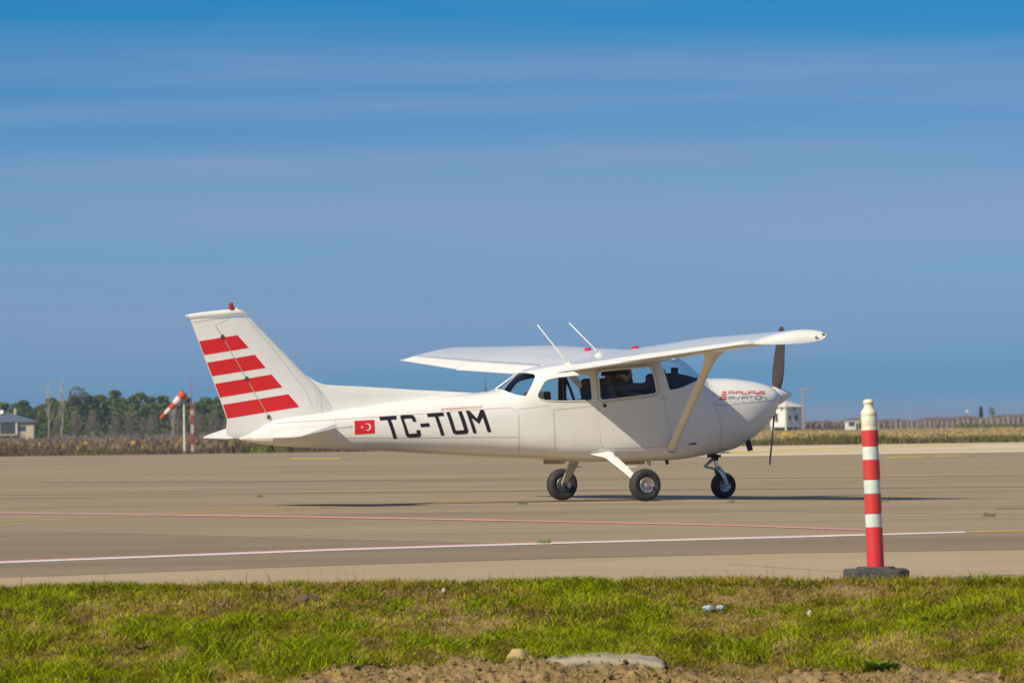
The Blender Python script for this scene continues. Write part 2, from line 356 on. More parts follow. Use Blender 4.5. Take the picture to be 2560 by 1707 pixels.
# registration letters, flag and address on the rear fuselage
LET=dict(
T=[(-3.16,1.104),(-2.939,1.116),(-2.933,1.068),(-3.011,1.063),(-2.933,.828),(-2.979,.824),(-3.059,1.061),(-3.151,1.056)],
C=[(-2.892,1.099),(-2.879,1.116),(-2.856,1.123),(-2.747,1.125),(-2.717,1.115),(-2.702,1.094),(-2.681,1.037),(-2.728,1.035),(-2.744,1.069),(-2.756,1.078),(-2.835,1.073),(-2.843,1.064),(-2.787,.894),(-2.773,.886),(-2.681,.891),(-2.689,.931),(-2.64,.932),(-2.626,.87),(-2.631,.854),(-2.652,.843),(-2.766,.837),(-2.802,.845),(-2.823,.869)],
dash=[(-2.641,1.011),(-2.524,1.018),(-2.51,.972),(-2.626,.966)],
T2=[(-2.547,1.135),(-2.331,1.147),(-2.321,1.103),(-2.4,1.097),(-2.322,.859),(-2.368,.857),(-2.446,1.095),(-2.535,1.09)],
U=[(-2.297,1.149),(-2.248,1.152),(-2.183,.928),(-2.168,.918),(-2.08,.923),(-2.074,.935),(-2.145,1.159),(-2.094,1.161),(-2.016,.913),(-2.021,.889),(-2.044,.874),(-2.171,.868),(-2.202,.877),(-2.218,.895)],
M=[(-2.043,1.165),(-1.996,1.168),(-1.903,1.066),(-1.854,1.173),(-1.809,1.174),(-1.721,.894),(-1.769,.891),(-1.832,1.081),(-1.876,.995),(-1.972,1.072),(-1.906,.882),(-1.953,.88)])
for k_ in LET: conform('registration_letter',[LET[k_]],.0025,M['black'],FUS)
FL=conform('flag_decal',[[(-3.482,1.058),(-3.226,1.067),(-3.223,.898),(-3.481,.885)]],.0025,M['red'],FUS)
mo=[];c0=(-3.318,.979);Ro=.046;ci=(-3.328,.979);Ri=.037
a0=math.acos(((Ro**2+.010**2-Ri**2)/(2*Ro*.010))) if abs((Ro**2+.010**2-Ri**2)/(2*Ro*.010))<1 else math.pi
A=R(128)
mo=[(c0[0]+Ro*math.cos(t),c0[1]+Ro*math.sin(t)) for t in np.linspace(-A,A,26)]
q0,q1=mo[-1],mo[0]; t1=math.atan2(q0[1]-ci[1],q0[0]-ci[0])
mo+=[(ci[0]+Ri*math.cos(t),ci[1]+Ri*math.sin(t)) for t in np.linspace(t1*.97,-t1*.97,22)]
st=[(-3.387+ (.02 if i%2==0 else .008)*math.cos(math.pi+i*math.pi/5),.977+(.02 if i%2==0 else .008)*math.sin(math.pi+i*math.pi/5)) for i in range(10)]
conform('crescent_and_star',[mo,st],.0045,M['flagw'],FL,step=.02)
def text_mesh(body,size_w,org,dr,up,name,m,parent,off):
    cu=bpy.data.curves.new('t','FONT'); cu.body=body; ob=bpy.data.objects.new('t',cu); COL.objects.link(ob)
    dg=bpy.context.evaluated_depsgraph_get(); me=bpy.data.meshes.new_from_object(ob.evaluated_get(dg)); bpy.data.objects.remove(ob)
    x=[v.co.x for v in me.vertices]; s_=size_w/(max(x)-min(x)); x0=min(x); V=[]
    for v in me.vertices:
        a=(v.co.x-x0)*s_; b=v.co.y*s_; u=org[0]+a*dr[0]+b*up[0]; z=org[1]+a*dr[1]+b*up[1]; V.append((u,side(u,z)-off,z))
    Fc=[tuple(p.vertices) for p in me.polygons]
    return mesh(name,V,Fc,m,parent,180)
text_mesh('airwaysaviation.com.tr',.537,(-2.357,1.171),(.999,.0465),(.1,1),'web_address',mat('faded_red',(.62,.16,.14),.5),FUS,.003)
# name and mark on the cowling
conform('tail_mark',[[(1.48,1.366),(1.535,1.367),(1.53,1.35),(1.467,1.349)],[(1.46,1.336),(1.529,1.336),(1.525,1.32),(1.445,1.319)],[(1.437,1.305),(1.523,1.306),(1.52,1.291),(1.424,1.29)],[(1.415,1.277),(1.519,1.279),(1.517,1.262),(1.403,1.26)]],.003,M['red'],COWL)
GL={'A':[[(0,0),(0,1),(1,1),(1,0)],[(0,.45),(1,.45)]],'I':[[(.5,0),(.5,1)]],'R':[[(0,0),(0,1),(1,1),(1,.5),(0,.5)],[(.7,.5),(1,0)]],'W':[[(0,1),(0,0),(1,0),(1,1)],[(.5,0),(.5,.9)]],'Y':[[(0,1),(0,.45),(1,.45)],[(1,1),(1,0),(.15,0)]],'S':[[(1,1),(0,1),(0,.5),(1,.5),(1,0),(0,0)]],'V':[[(0,1),(.5,0),(1,1)]],'T':[[(0,1),(1,1)],[(.5,1),(.5,0)]],'O':[[(0,0),(0,1),(1,1),(1,0),(0,0)]],'N':[[(0,0),(0,1),(1,0),(1,1)]]}
def word(txt,q,adv,wd,name,m):
    bl,tl,tr,br=[Vector(p) for p in q]; tot=sum(adv); x=0; ls=[]
    for ch,a in zip(txt,adv):
        x0=x/tot; x1=(x+a*.86)/tot; x+=a
        for ln in GL[ch]: ls.append([tuple((bl.lerp(br,x0+(x1-x0)*p[0])).lerp(tl.lerp(tr,x0+(x1-x0)*p[0]),p[1])) for p in ln])
    ribbon(name,ls,wd,.003,m,COWL,step=.015)
word('AIRWAYS',[(1.559,1.333),(1.57,1.368),(2.143,1.363),(2.129,1.328)],[1,.35,1,1.2,1,1,1],.008,'airways_lettering',M['red'])
word('AVIATION',[(1.55,1.264),(1.554,1.3),(2.135,1.304),(2.13,1.266)],[1,1,.35,1,1,.35,1,1],.007,'aviation_lettering',M['grey'])
# skin joints and rivets
def seam(ls,wd=.005,par=FUS,m='seam'): return ribbon('skin_joint',ls,wd,.0012,M[m],par)
seam([[(-4.6,1.035),(-3.66,1.08),(-3.162,1.103),(-1.475,1.196),(-1.425,1.176),(-1.369,1.137)]],.005)
seam([[(-1.364,1.111),(-1.365,.817),(-1.33,.62)]],.005)
seam([[(-3.668,.843),(-2.484,.83),(-1.379,.824)]],.004)
seam([[(-.906,1.144),(-.877,.656)]],.004)
seam([[(-1.36,1.175),(-.973,1.215),(-.946,1.202)]],.004); seam([[(-.906,1.157),(-.544,1.188),(-.36,1.2)]],.004)
seam([[(-3.72,1.1),(-3.71,.80)]],.003)
seam([[(1.335,1.194),(1.481,1.187),(1.656,1.204),(2.2,1.244),(2.3,1.25)]],.007,COWL)
seam([[(.75,.60),(.74,.70),(.72,.80)]],.004); seam([[(1.0,.53),(.99,.62),(.965,.70)]],.003)
def rivets(pts,r,par,m,name='rivet_row',surf=side,h=.002):
    V=[];Fc=[]
    for u,z in pts:
        o=len(V); y=surf(u,z)
        for j in range(6): V.append((u+r*math.cos(j*math.pi/3),y-.0008,z+r*math.sin(j*math.pi/3)))
        V.append((u,y-h,z)); Fc+=[(o+(j+1)%6,o+j,o+6) for j in range(6)]
    o=mesh(name,V,Fc,m,par); o['kind']='stuff'; return o
def row(a,b,d):
    a,b=Vector(a),Vector(b); n=int((b-a).length/d); return [tuple(a.lerp(b,(i+.5)/n)) for i in range(n)]
rv=row((-1.29,.659),(-.40,.645),.042)+row((-.9,.68),(-.895,1.13),.035)+row((-1.355,.70),(-1.36,1.10),.045)+row((-3.6,.853),(-1.4,.834),.05)+row((-.335,.75),(-.325,1.18),.05)+row((-2.28,.72),(-2.285,.80),.03)+row((-.36,.655),(-.29,.70),.025)+row((-.92,.665),(-.86,.69),.02)+row((-.92,.70),(-.86,.70),.02)
rivets(rv,.008,FUS,M['seaml'])
rivets(row((1.45,1.215),(2.2,1.262),.125)+[(1.38,1.26),(1.37,1.20),(1.45,1.02),(1.46,.86),(1.47,.70)],.009,COWL,M['seam'],'cowl_fastener',h=.004)
# door furniture
def ring_on(poly,rad,name,m,par,off=.004):
    P=[Vector((x,side(x,z)-off,z)) for x,z in poly]; P2=[]
    for i in range(len(P)):
        a,b=P[i],P[(i+1)%len(P)]; k=max(1,int((b-a).length/.04)); 
        for t in range(k):
            q=a.lerp(b,t/k); P2.append(Vector((q.x,side(q.x,q.z)-off,q.z)))
    P2.append(P2[0]); P2.append(P2[1])
    return MB().tube(P2,rad,8,False).build(name,m,par,180)
ring_on(grow(DOORW,.016),.010,'window_frame',M['white'],DR); ring_on(grow(DOORW,.045),.004,'window_frame_bead',M['white'],DR)
ribbon('window_seal',[grow(DOORW,.030)+[grow(DOORW,.030)[0]]],.007,.0015,M['seam'],DR)
ring_on(grow(SIDEW,.008),.006,'window_frame',M['white'],FUS)
conform('door_handle_recess',[[(-.231,1.228),(-.183,1.226),(-.181,1.184),(-.229,1.186)]],.003,M['panel'],DR)
MB().box((-.20,side(-.2,1.207)-.006,1.212),(.036,.008,.014)).build('door_handle',M['steel'],DR)
for z_ in (1.285,.80):
    u_=.60 if z_>1 else .70
    MB().tube([(u_-.035,side(u_,z_)-.004,z_),(u_+.055,side(u_+.05,z_)-.004,z_)],[.011,.011],8).build('door_hinge',M['white'],DR,180)
MB().tube([(.98,side(.98,.703)-.003,.703),(1.075,side(1.07,.712)-.003,.712)],[.008,.012],8).build('air_vent',M['panel'],FUS,180)
# white strip painting the light scattered in the rear window's edge
MB().tube([(-1.47,0,1.432),(-1.30,0,1.542),(-1.147,0,1.64),(-1.05,0,1.668)],.011,8).build('rear_window_edge_glint',M['white'],FUS,180)
# ---- cabin fittings
CAB=MB(); 
for u in np.arange(-1.25,1.2,.1): pass
MB().box((.0,0,.70),(2.2,.84,.03)).build('cabin_floor',M['cabin'],AIR)
gp=[(.80,1.06),(.785,1.575),(.82,1.61),(.88,1.605),(1.0,1.58),(1.12,1.55),(1.26,1.515),(1.26,1.06)]
IP=MB().prism(gp,-.40,.40).build('instrument_panel',M['panel'],AIR); bevel(IP,.02,2,20)
for yy in (-.22,.24):
    yk=MB().tube([(.80,yy,1.33),(.64,yy,1.33)],.014,8); yk.tube([(.64,yy-.13,1.39),(.635,yy-.13,1.31),(.635,yy+.13,1.31),(.64,yy+.13,1.39)],.015,8); yk.build('control_yoke',M['panel'],IP,180)
MB().box((1.02,0,1.63),(.07,.07,.10)).build('compass',M['panel'],AIR)
def cseat(u,y,wd,zt,head=True,name='seat',bh=.50):
    s_=MB().box((u+.16,y,.96),(.46,wd,.14)).build(name,M['seat'],AIR); bevel(s_,.04,3)
    Q=Matrix.Rotation(R(-12),3,'Y'); b_=MB().box((u-.10,y,.96+bh/2),(.11,wd,bh),Q).build('backrest',M['seat'],s_); bevel(b_,.04,3)
    if head:
        h_=MB().box((u-.165,y,zt-.06),(.09,.24,.13),Q).build('headrest',M['seat'],s_); bevel(h_,.035,3)
cseat(.08,-.25,.42,1.55); cseat(.08,.25,.42,1.55); cseat(-.72,0,.94,1.40,False,'rear_seat',.33)
for y in (-.24,.24):
    h_=MB().box((-.90,y,1.33),(.09,.24,.13)).build('headrest',M['seat'],AIR); bevel(h_,.035,3)
MB().tube([(-.30,.49,1.60),(-.24,.44,1.42),(-.20,.36,1.20)],.02,6,flat=.3).build('shoulder_belt',M['cabin'],AIR,180)
# ---- wing
def naca(x):
    yt=.6*(.2969*math.sqrt(x)-.126*x-.3516*x*x+.2843*x**3-.1036*x**4); yc=.02/.16*(.8*x-x*x) if x<.4 else .02/.36*(.2+.8*x-x*x); return yc+yt,yc-yt
def wpar(v):
    dh=.049 if v>0 else .040; v=abs(v); t=max(0,min(1,(v-2.6)/2.8)); le=.70-.20*t; c_=1.63-.59*t; al=R(8-1.5*t); zte=1.632+dh*(v-.6)+.040*t; return le,c_,al,zte
def wp(v,x,y):      # y in chord units
    le,c_,al,zte=wpar(v); return (le-x*c_*math.cos(al)-y*c_*math.sin(al),-v,zte+(1-x)*c_*math.sin(al)+y*c_*math.cos(al))
def wtop(v,x): return wp(v,x,naca(x)[0])
def wbot(v,x): return wp(v,x,naca(x)[1])
HX=.80
XS=[0,.004,.012,.025,.05,.08,.12,.17,.23,.3,.38,.46,.54,.62,.70,.76,HX]
WINGS=[]
for sg in (1,-1):
    vs_=[0,.3,.55,1,1.5,2,2.4,2.6,2.8,3.2,3.6,4,4.4,4.8,5.1,5.24]
    rows=[[wtop(sg*v,x) for x in XS[::-1]]+[wbot(sg*v,x) for x in XS[1:]] for v in vs_]
    mb=MB().grid(rows,True); n_=len(rows[0]); mb.f.append(tuple(range(n_))); mb.f.append(tuple((len(rows)-1)*n_+j for j in range(n_))[::-1])
    WG=recalc(mb.build('wing',M['wingw'],AIR,None)); WG.data.polygons.foreach_set('use_smooth',[True]*len(WG.data.polygons)); WG.data.set_sharp_from_angle(angle=R(40)); WINGS.append(WG)
    WG['label']='right wing, nearer the camera' if sg>0 else 'left wing, on the far side'
    def surf_panel(name,v0,v1,ridge,droop=0,par=WG,sg=sg):
        k=int((v1-v0)/ridge*4); rows=[]
        xs=[HX+.006,.83,.86,.89,.92,.95,.975,.997]
        for i in range(k+1):
            v=v0+(v1-v0)*i/k; d=(0,.5,1,.5)[i%4]*.015
            le,c_,al,zte=wpar(v); T=[];B=[]
            for x in xs:
                f=min(1,(x-HX)*18)*min(1,(1-x)*30); tp=wp(sg*v,x,naca(x)[0]+d*f/c_); bt=wp(sg*v,x,naca(x)[1]-d*f/c_*.6)
                dz=-droop*(x-HX)*c_; T.append((tp[0],tp[1],tp[2]+dz)); B.append((bt[0],bt[1],bt[2]+dz))
            rows.append(T+B[::-1])
        mb=MB().grid(rows,True); n_=len(rows[0]); mb.f.append(tuple(range(n_))); mb.f.append(tuple((len(rows)-1)*n_+j for j in range(n_))[::-1])
        o=recalc(mb.build(name,M['wingw'],par)); return o
    surf_panel('flap',.57,2.60,.095,.03); surf_panel('aileron',2.625,5.20,.095,.0)
    # drooped tip cap
    TX=[1,.97,.93,.88]+XS[::-1]
    rows=[]
    for v in (5.215,5.25,5.29,5.33,5.365,5.40,5.425,5.445,5.455,5.46):
        q=min(1,max(0,(v-5.23)/.23)); f=1-math.sqrt(max(0,1-q*q)); g=(v-5.215)/.245
        T=[];B=[]
        for x in TX:
            xx=.5+(x-.5)*(1-.10*f)+.015*f-.035*g*(1-x)*(1-x); yu,yl=naca(x); yl2=yl-.034*g*math.sin(math.pi*min(1,x*.6+.4))**.5-.006*g; yu2=yl2+.003+(yu+.006*g-yl2-.003)*(1-f)
            T.append(wp(sg*v,xx,yu2)); B.append(wp(sg*v,xx,yl2))
        rows.append(T+B[::-1])
    mb=MB().grid(rows,True); n_=len(rows[0]); mb.f.append(tuple(range(n_))); mb.f.append(tuple((len(rows)-1)*n_+j for j in range(n_))[::-1])
    tip=recalc(mb.build('wing_tip',M['white'],WG)); tip.data.polygons.foreach_set('use_smooth',[True]*len(tip.data.polygons)); tip.data.set_sharp_from_angle(angle=R(50))
    p=wp(sg*5.44,.045,-.012); MB().lathe([(.001,.025),(.010,.02),(.015,.008),(.016,-.02)],Matrix.Translation(p)@Matrix.Rotation(R(75),4,'Y'),12).build('navigation_light',M['lens_red'] if sg<0 else mat('green_lens',(.02,.3,.12),.12,coat=.8),tip,180)
    p=wp(sg*5.458,.16,-.02); MB().lathe([(.001,.02),(.016,.014),(.02,-.02)],Matrix.Translation(p)@Matrix.Rotation(R(100)*sg,4,'X'),12).build('strobe_light',M['lamp_clear'],tip,180)
    # skin laps on the upper surface
    V=[];Fc=[]
    def strip(pts,wd,ax):
        o=len(V)
        for p in pts:
            p=Vector(p); V.extend([tuple(p-ax*wd/2),tuple(p+ax*wd/2)])
        Fc.extend([(o+2*i,o+2*i+1,o+2*i+3,o+2*i+2) for i in range(len(pts)-1)])
    up=Vector((0,0,.0018))
    for v in (.62,.98,1.35,1.72,2.1,2.45,2.75,3.2,3.65,4.1,4.55,5.0,5.2):
        strip([Vector(wtop(sg*v,x))+up for x in (.03,.06,.1,.16,.24,.32,.4,.5,.6,.7,.79)],.006,Vector((0,1,0)))
    for x in (.25,.55): strip([Vector(wtop(sg*v,x))+up for v in np.arange(.5,5.2,.15)],.006,Vector((1,0,.1)))
    HG=[];HF=[]
    for k_,v in enumerate(np.arange(.57,5.2,.1)):
        a_=Vector(wtop(sg*v,HX-.004))+up; b_=Vector(wtop(sg*v,HX+.009))+up; HG+=[tuple(a_),tuple(b_)]
        if k_: HF.append((2*k_-2,2*k_-1,2*k_+1,2*k_))
    mesh('hinge_gap',HG,HF,M['grey'],WG,180)
    o=mesh('skin_laps',V,Fc,mat('skin_lap',(.62,.60,.54),.5) if sg>0 else bpy.data.materials['skin_lap'],WG,180)
    # lift strut with flared ends
    a=Vector((.72,-sg*.50,.63)); vt=2.42; b=Vector(wbot(sg*vt,.165)); b.z+=.02
    dr=(b-a).normalized(); fw=Vector((1,0,0)); fw=(fw-dr*fw.dot(dr)).normalized(); nn=dr.cross(fw)
    rows=[]
    for t,ch in ((0,.15),(.04,.13),(.12,.125),(.3,.125),(.6,.125),(.80,.125),(.86,.135),(.90,.155),(.935,.19),(.965,.245),(.985,.30),(1.0,.36)):
        c0=a.lerp(b,t); th=.042 if t<.9 else .042+.1*(t-.9)
        pf=[(math.cos(k*2*math.pi/20),math.sin(k*2*math.pi/20)) for k in range(20)]
        rows.append([c0+fw*(ch/2*px+(.03 if t>.9 else 0)*(1-2*(1-t)*5)*0)+nn*(th/2*py*(1.0 if px>0 else (1+px*.75))) for px,py in pf])
    mb=MB().grid(rows,True); ST=recalc(mb.build('wing_strut',M['white'],AIR,60))
    # cuffs at the foot
    mb=MB(); mb.lathe([(.10,0),(.085,.015),(.055,.035)],Matrix.Translation((.72,side(.72,.64)*sg+sg*.012,.635))@Matrix.Rotation(R(90)*sg,4,'X')@Matrix.Diagonal((1,.75,1,1)),24,False).build('strut_cuff',M['white'],ST,180)
    q=a.lerp(b,.925)-nn*0; MB().lathe([(.010,0),(.010,.02),(.004,.021)],Matrix.Translation(q+Vector((0,-sg*.02,0)))@Matrix.Rotation(R(90)*sg,4,'X'),10).build('tie_down_ring',M['steel'],ST)
# roof fittings: whip aerials, fuel caps
for u,v,z,tx,tz in ((-.56,.22,1.80,-.98,2.235),(-.14,.25,1.86,-.555,2.255)):
    zz=wtop(v,max(.02,min(.79,(.70-u)/1.61)))[2]; B_=Vector((u,-v,zz))
    A_=MB().lathe([(.05,-.012),(.04,.006),(.02,.03),(.010,.055)],Matrix.Translation(B_)@Matrix.Diagonal((1.5,.6,1,1)),16).build('aerial_base',M['white'],AIR,180)
    MB().tube([B_+Vector((.0,0,.02)),B_+Vector((-.06,0,.085)),Vector((tx,-v+.0,tz))],[.013,.009,.0055],8).build('whip_aerial',M['white'],A_,180)
for v in (-.75,.70):
    p=wtop(v,.33); MB().lathe([(.045,0),(.045,.03),(.03,.034),(.001,.034)],Matrix.Translation(p),14).build('fuel_cap',M['cap_red'],AIR,30)
MB().tube([(-1.60,0,1.385),(-1.605,0,1.45),(-1.612,0,1.56)],[.012,.007,.004],8).build('stub_aerial',M['steel'],AIR,180)
# ---- fin, rudder, tailplane
def lerp_tab(tab,z):
    for (a,b),(c_,d) in zip(tab[:-1],tab[1:]):
        if z<=c_: return b+(d-b)*(z-a)/(c_-a)
    return tab[-1][1]
LEt=[(1.0,-3.42),(1.50,-3.90),(1.646,-4.052),(2.363,-4.784),(2.42,-4.845)]
HNt=[(.84,-4.88),(.90,-4.74),(1.0,-4.55),(1.035,-4.51),(2.256,-5.244),(2.40,-5.33)]
TEt=[(.84,-4.90),(.862,-5.0),(.891,-5.089),(.917,-5.118),(.992,-5.111),(1.106,-5.099),(2.303,-5.554),(2.42,-5.60)]
def sym(x): x=min(max(x,0),1); return 5*(.2969*math.sqrt(x)-.126*x-.3516*x*x+.2843*x**3-.1036*x**4)
def finh(u,z):
    le=lerp_tab(LEt,max(z,1.0)); te=lerp_tab(TEt,z); c_=le-te; T=min(.088,.088*c_/1.0); return T*sym((le-u)/c_)*.98+.002
zs=[1.0,1.1,1.2,1.3,1.4,1.5,1.6,1.7,1.85,2.0,2.15,2.256,2.31,2.352]
def plate(name,zs,front,back,m,par,n=14):
    rows=[]
    for z in zs:
        a,b=front(z),back(z); xs=[a+(b-a)*(.5-.5*math.cos(math.pi*i/n)) for i in range(n+1)]
        rows.append([(x,-finh(x,z),z) for x in xs]+[(x,finh(x,z),z) for x in xs[::-1]])
    mb=MB().grid(rows,True); k=len(rows[0]); mb.f.append(tuple(range(k))); mb.f.append(tuple((len(rows)-1)*k+j for j in range(k))[::-1])
    o=recalc(mb.build(name,m,par)); o.data.polygons.foreach_set('use_smooth',[True]*len(o.data.polygons)); o.data.set_sharp_from_angle(angle=R(35)); return o
FIN=plate('fin',zs,lambda z:lerp_tab(LEt,z),lambda z:lerp_tab(HNt,z)+.006 if z<2.257 else -5.238+(z-2.256)*2.2,M['white'],AIR)
RUD=plate('rudder',[.845,.87,.90,.95,1.0,1.036,1.1,1.3,1.6,1.9,2.15,2.256,2.30,2.348],lambda z:(lerp_tab(HNt,z)-.004) if z<2.257 else -5.25+(z-2.256)*2.2,lambda z:lerp_tab(TEt,z),M['white'],AIR)
# fibreglass cap on top of the fin
cap=[(-5.617,2.378,.006,.010),(-5.58,2.372,.014,.03),(-5.40,2.385,.026,.042),(-5.135,2.405,.034,.046),(-4.97,2.42,.036,.046),(-4.90,2.418,.032,.04),(-4.84,2.40,.02,.03),(-4.80,2.375,.008,.012)]
rows=[[(u,-yy*math.cos(t),zc+hz*math.sin(t)) for t in np.linspace(0,2*math.pi,16,endpoint=False)] for u,zc,yy,hz in cap]
mb=MB().grid(rows,True); mb.f.append(tuple(range(16))); mb.f.append(tuple((len(rows)-1)*16+j for j in range(16))[::-1]); FC=recalc(mb.build('fin_cap',M['white'],FIN,60))
MB().tube([(-4.93,0,2.445),(-4.965,0,2.47),(-4.985,0,2.492)],[.03,.022,.006],8,flat=.45).build('cap_fairing',M['white'],FC,180)
MB().lathe([(.036,0),(.034,.012),(.029,.06),(.022,.088),(.001,.09)],Matrix.Translation((-5.025,0,2.452)),16).build('beacon_light',M['lens_red'],FC,50)
MB().lathe([(.001,.02),(.012,.014),(.014,-.01)],Matrix.Translation((-5.61,0,2.378))@Matrix.Rotation(R(-90),4,'Y'),10).build('tail_light',M['lamp_clear'],FC,180)
# dorsal fillet
rows=[]
for u,zt in ((-4.12,1.715),(-4.052,1.646),(-3.98,1.598),(-3.911,1.56),(-3.84,1.528),(-3.772,1.511),(-3.678,1.503),(-3.5,1.494),(-3.315,1.484),(-2.9,1.458),(-2.619,1.437),(-2.2,1.413),(-1.9,1.396),(-1.785,1.389)):
    zb=cs(u)[1]-.05; hw=.03 if u>-3.5 else .034; f=(zt-zb)
    rows.append([(u,-hw*1.25,zb),(u,-hw*.75,zb+f*.25),(u,-hw*.5,zb+f*.6),(u,-hw*.32,zb+f*.93),(u,0,zt),(u,hw*.32,zb+f*.93),(u,hw*.5,zb+f*.6),(u,hw*.75,zb+f*.25),(u,hw*1.25,zb)])
recalc(MB().grid(rows).build('dorsal_fin',M['white'],FIN,60))
def dors(u,z):
    return 0
# stripes across fin and rudder
ST_=[[(-5.464,2.065),(-4.963,2.138),(-4.816,1.979),(-5.395,1.894)],[(-5.36,1.8),(-4.736,1.892),(-4.595,1.73),(-5.291,1.632)],[(-5.256,1.537),(-4.518,1.646),(-4.375,1.486),(-5.191,1.368)],[(-5.155,1.277),(-4.298,1.4),(-4.153,1.24),(-5.096,1.106)]]
def hin(z): return lerp_tab(HNt,z)
for q in ST_:
    (a,b,c_,d)=q
    def cutu(p0,p1):   # where the edge crosses the hinge line
        t=.5
        lo,hi=0,1
        for _ in range(40):
            t=(lo+hi)/2; u=p0[0]+(p1[0]-p0[0])*t; z=p0[1]+(p1[1]-p0[1])*t
            if u<hin(z): lo=t
            else: hi=t
        return (u,z)
    tpt=cutu(a,b); bpt=cutu(d,c_)
    def te(p): return (max(p[0],lerp_tab(TEt,p[1])+.004),p[1])
    ru=[te(a),(tpt[0]-.005,tpt[1]),(bpt[0]-.005,bpt[1]),te(d)]; fi=[(tpt[0]+.007,tpt[1]),b,c_,(bpt[0]+.007,bpt[1])]
    for s_ in (-1,1):
        sf=(lambda u,z:-finh(u,z)) if s_<0 else (lambda u,z:finh(u,z))
        conform('red_stripe',[ru],.002,M['red'],RUD,sf,s_,.06); conform('red_stripe',[fi],.002,M['red'],FIN,sf,s_,.06)
fsf=lambda u,z:-finh(u,z)
ribbon('skin_joint',[[(-4.83,2.345),(-4.40,1.86),(-4.05,1.42),(-3.98,1.25)]],.004,.0012,M['seam'],FIN,fsf)
ribbon('skin_joint',[[(-5.52,2.30),(-5.24,2.338),(-5.0,2.36)]],.005,.0015,M['seam'],RUD,fsf)
ribbon('skin_joint',[[(-3.955,1.54),(-3.93,1.36),(-3.915,1.17)]],.006,.030,M['seaml'],FIN,fsf)
for z_ in (1.12,1.60,2.12):
    u_=hin(z_); MB().box((u_,-finh(u_,z_)-.006,z_),(.03,.016,.05),Matrix.Rotation(R(31),3,'Y')).build('rudder_hinge',M['steel'],FIN)
STABS=[]
def tz(u): return .986+(u+4.096)*.06
for sg in (1,-1):
    def tp(v): t=(v-.05)/1.63; return -3.74-.34*t,-4.53+.08*t,-4.955+.135*t   # leading edge, hinge, trailing edge
    rows=[]
    for v in (.0,.3,.7,1.1,1.4,1.56,1.64,1.68):
        le,hn,te_=tp(max(v,.05)); T=[];B=[]
        rr=max(0,(v-1.56)/.12); le-=.05*rr**2
        if v>1.42: hn=le-.20
        for x in (0,.01,.03,.07,.15,.3,.5,.7,.85,1):
            u=le+(hn-le)*x; h=.036*(sym(x*.65)/.5)*(.5 if False else 1)*(1-.35*rr)*.52+.002; T.append((u,-sg*v,tz(u)+h)); B.append((u,-sg*v,tz(u)-h))
        rows.append(T+B[::-1])
    mb=MB().grid(rows,True); k=len(rows[0]); mb.f.append(tuple(range(k))); mb.f.append(tuple((len(rows)-1)*k+j for j in range(k))[::-1])
    SB=recalc(mb.build('tailplane',M['wingw'],AIR)); SB.data.polygons.foreach_set('use_smooth',[True]*len(SB.data.polygons)); SB.data.set_sharp_from_angle(angle=R(40))
    # elevator, turned trailing edge down, ribbed, with a horn at the tip
    rows=[]; kk=120
    for i in range(kk+1):
        v=.14+(1.68-.14)*i/kk; le,hn,te_=tp(v); d=(0,.5,1,.5)[i%4]*.007; ff=hn-.005; 
        if v>1.46: ff=hn+.135
        te2=te_+ (.10*(.45-v)/.3 if v<.45 else 0)*.9 + (.05*((v-1.5)/.18)**2 if v>1.5 else 0)
        T=[];B=[]
        for x in (0,.03,.08,.16,.3,.45,.6,.75,.88,.97,1):
            u=ff+(te2-ff)*x; dz=(u-hn)*math.tan(R(14.5)); f=min(1,x*8)*min(1,(1-x)*8); h=.026*(1-x)*min(1,.35+x*6)+.0015; zc=tz(hn)+dz
            T.append((u,-sg*v,zc+h+d*f)); B.append((u,-sg*v,zc-h-d*f*.6))
        rows.append(T+B[::-1])
    mb=MB().grid(rows,True); k=len(rows[0]); mb.f.append(tuple(range(k))); mb.f.append(tuple((len(rows)-1)*k+j for j in range(k))[::-1]); recalc(mb.build('elevator',M['wingw'],SB))
MB().tube([(-4.50,0,.80),(-4.50,0,.74),(-4.49,0,.70)],[.018,.012,.014],8).build('tie_down_hook',M['steel'],AIR,180)
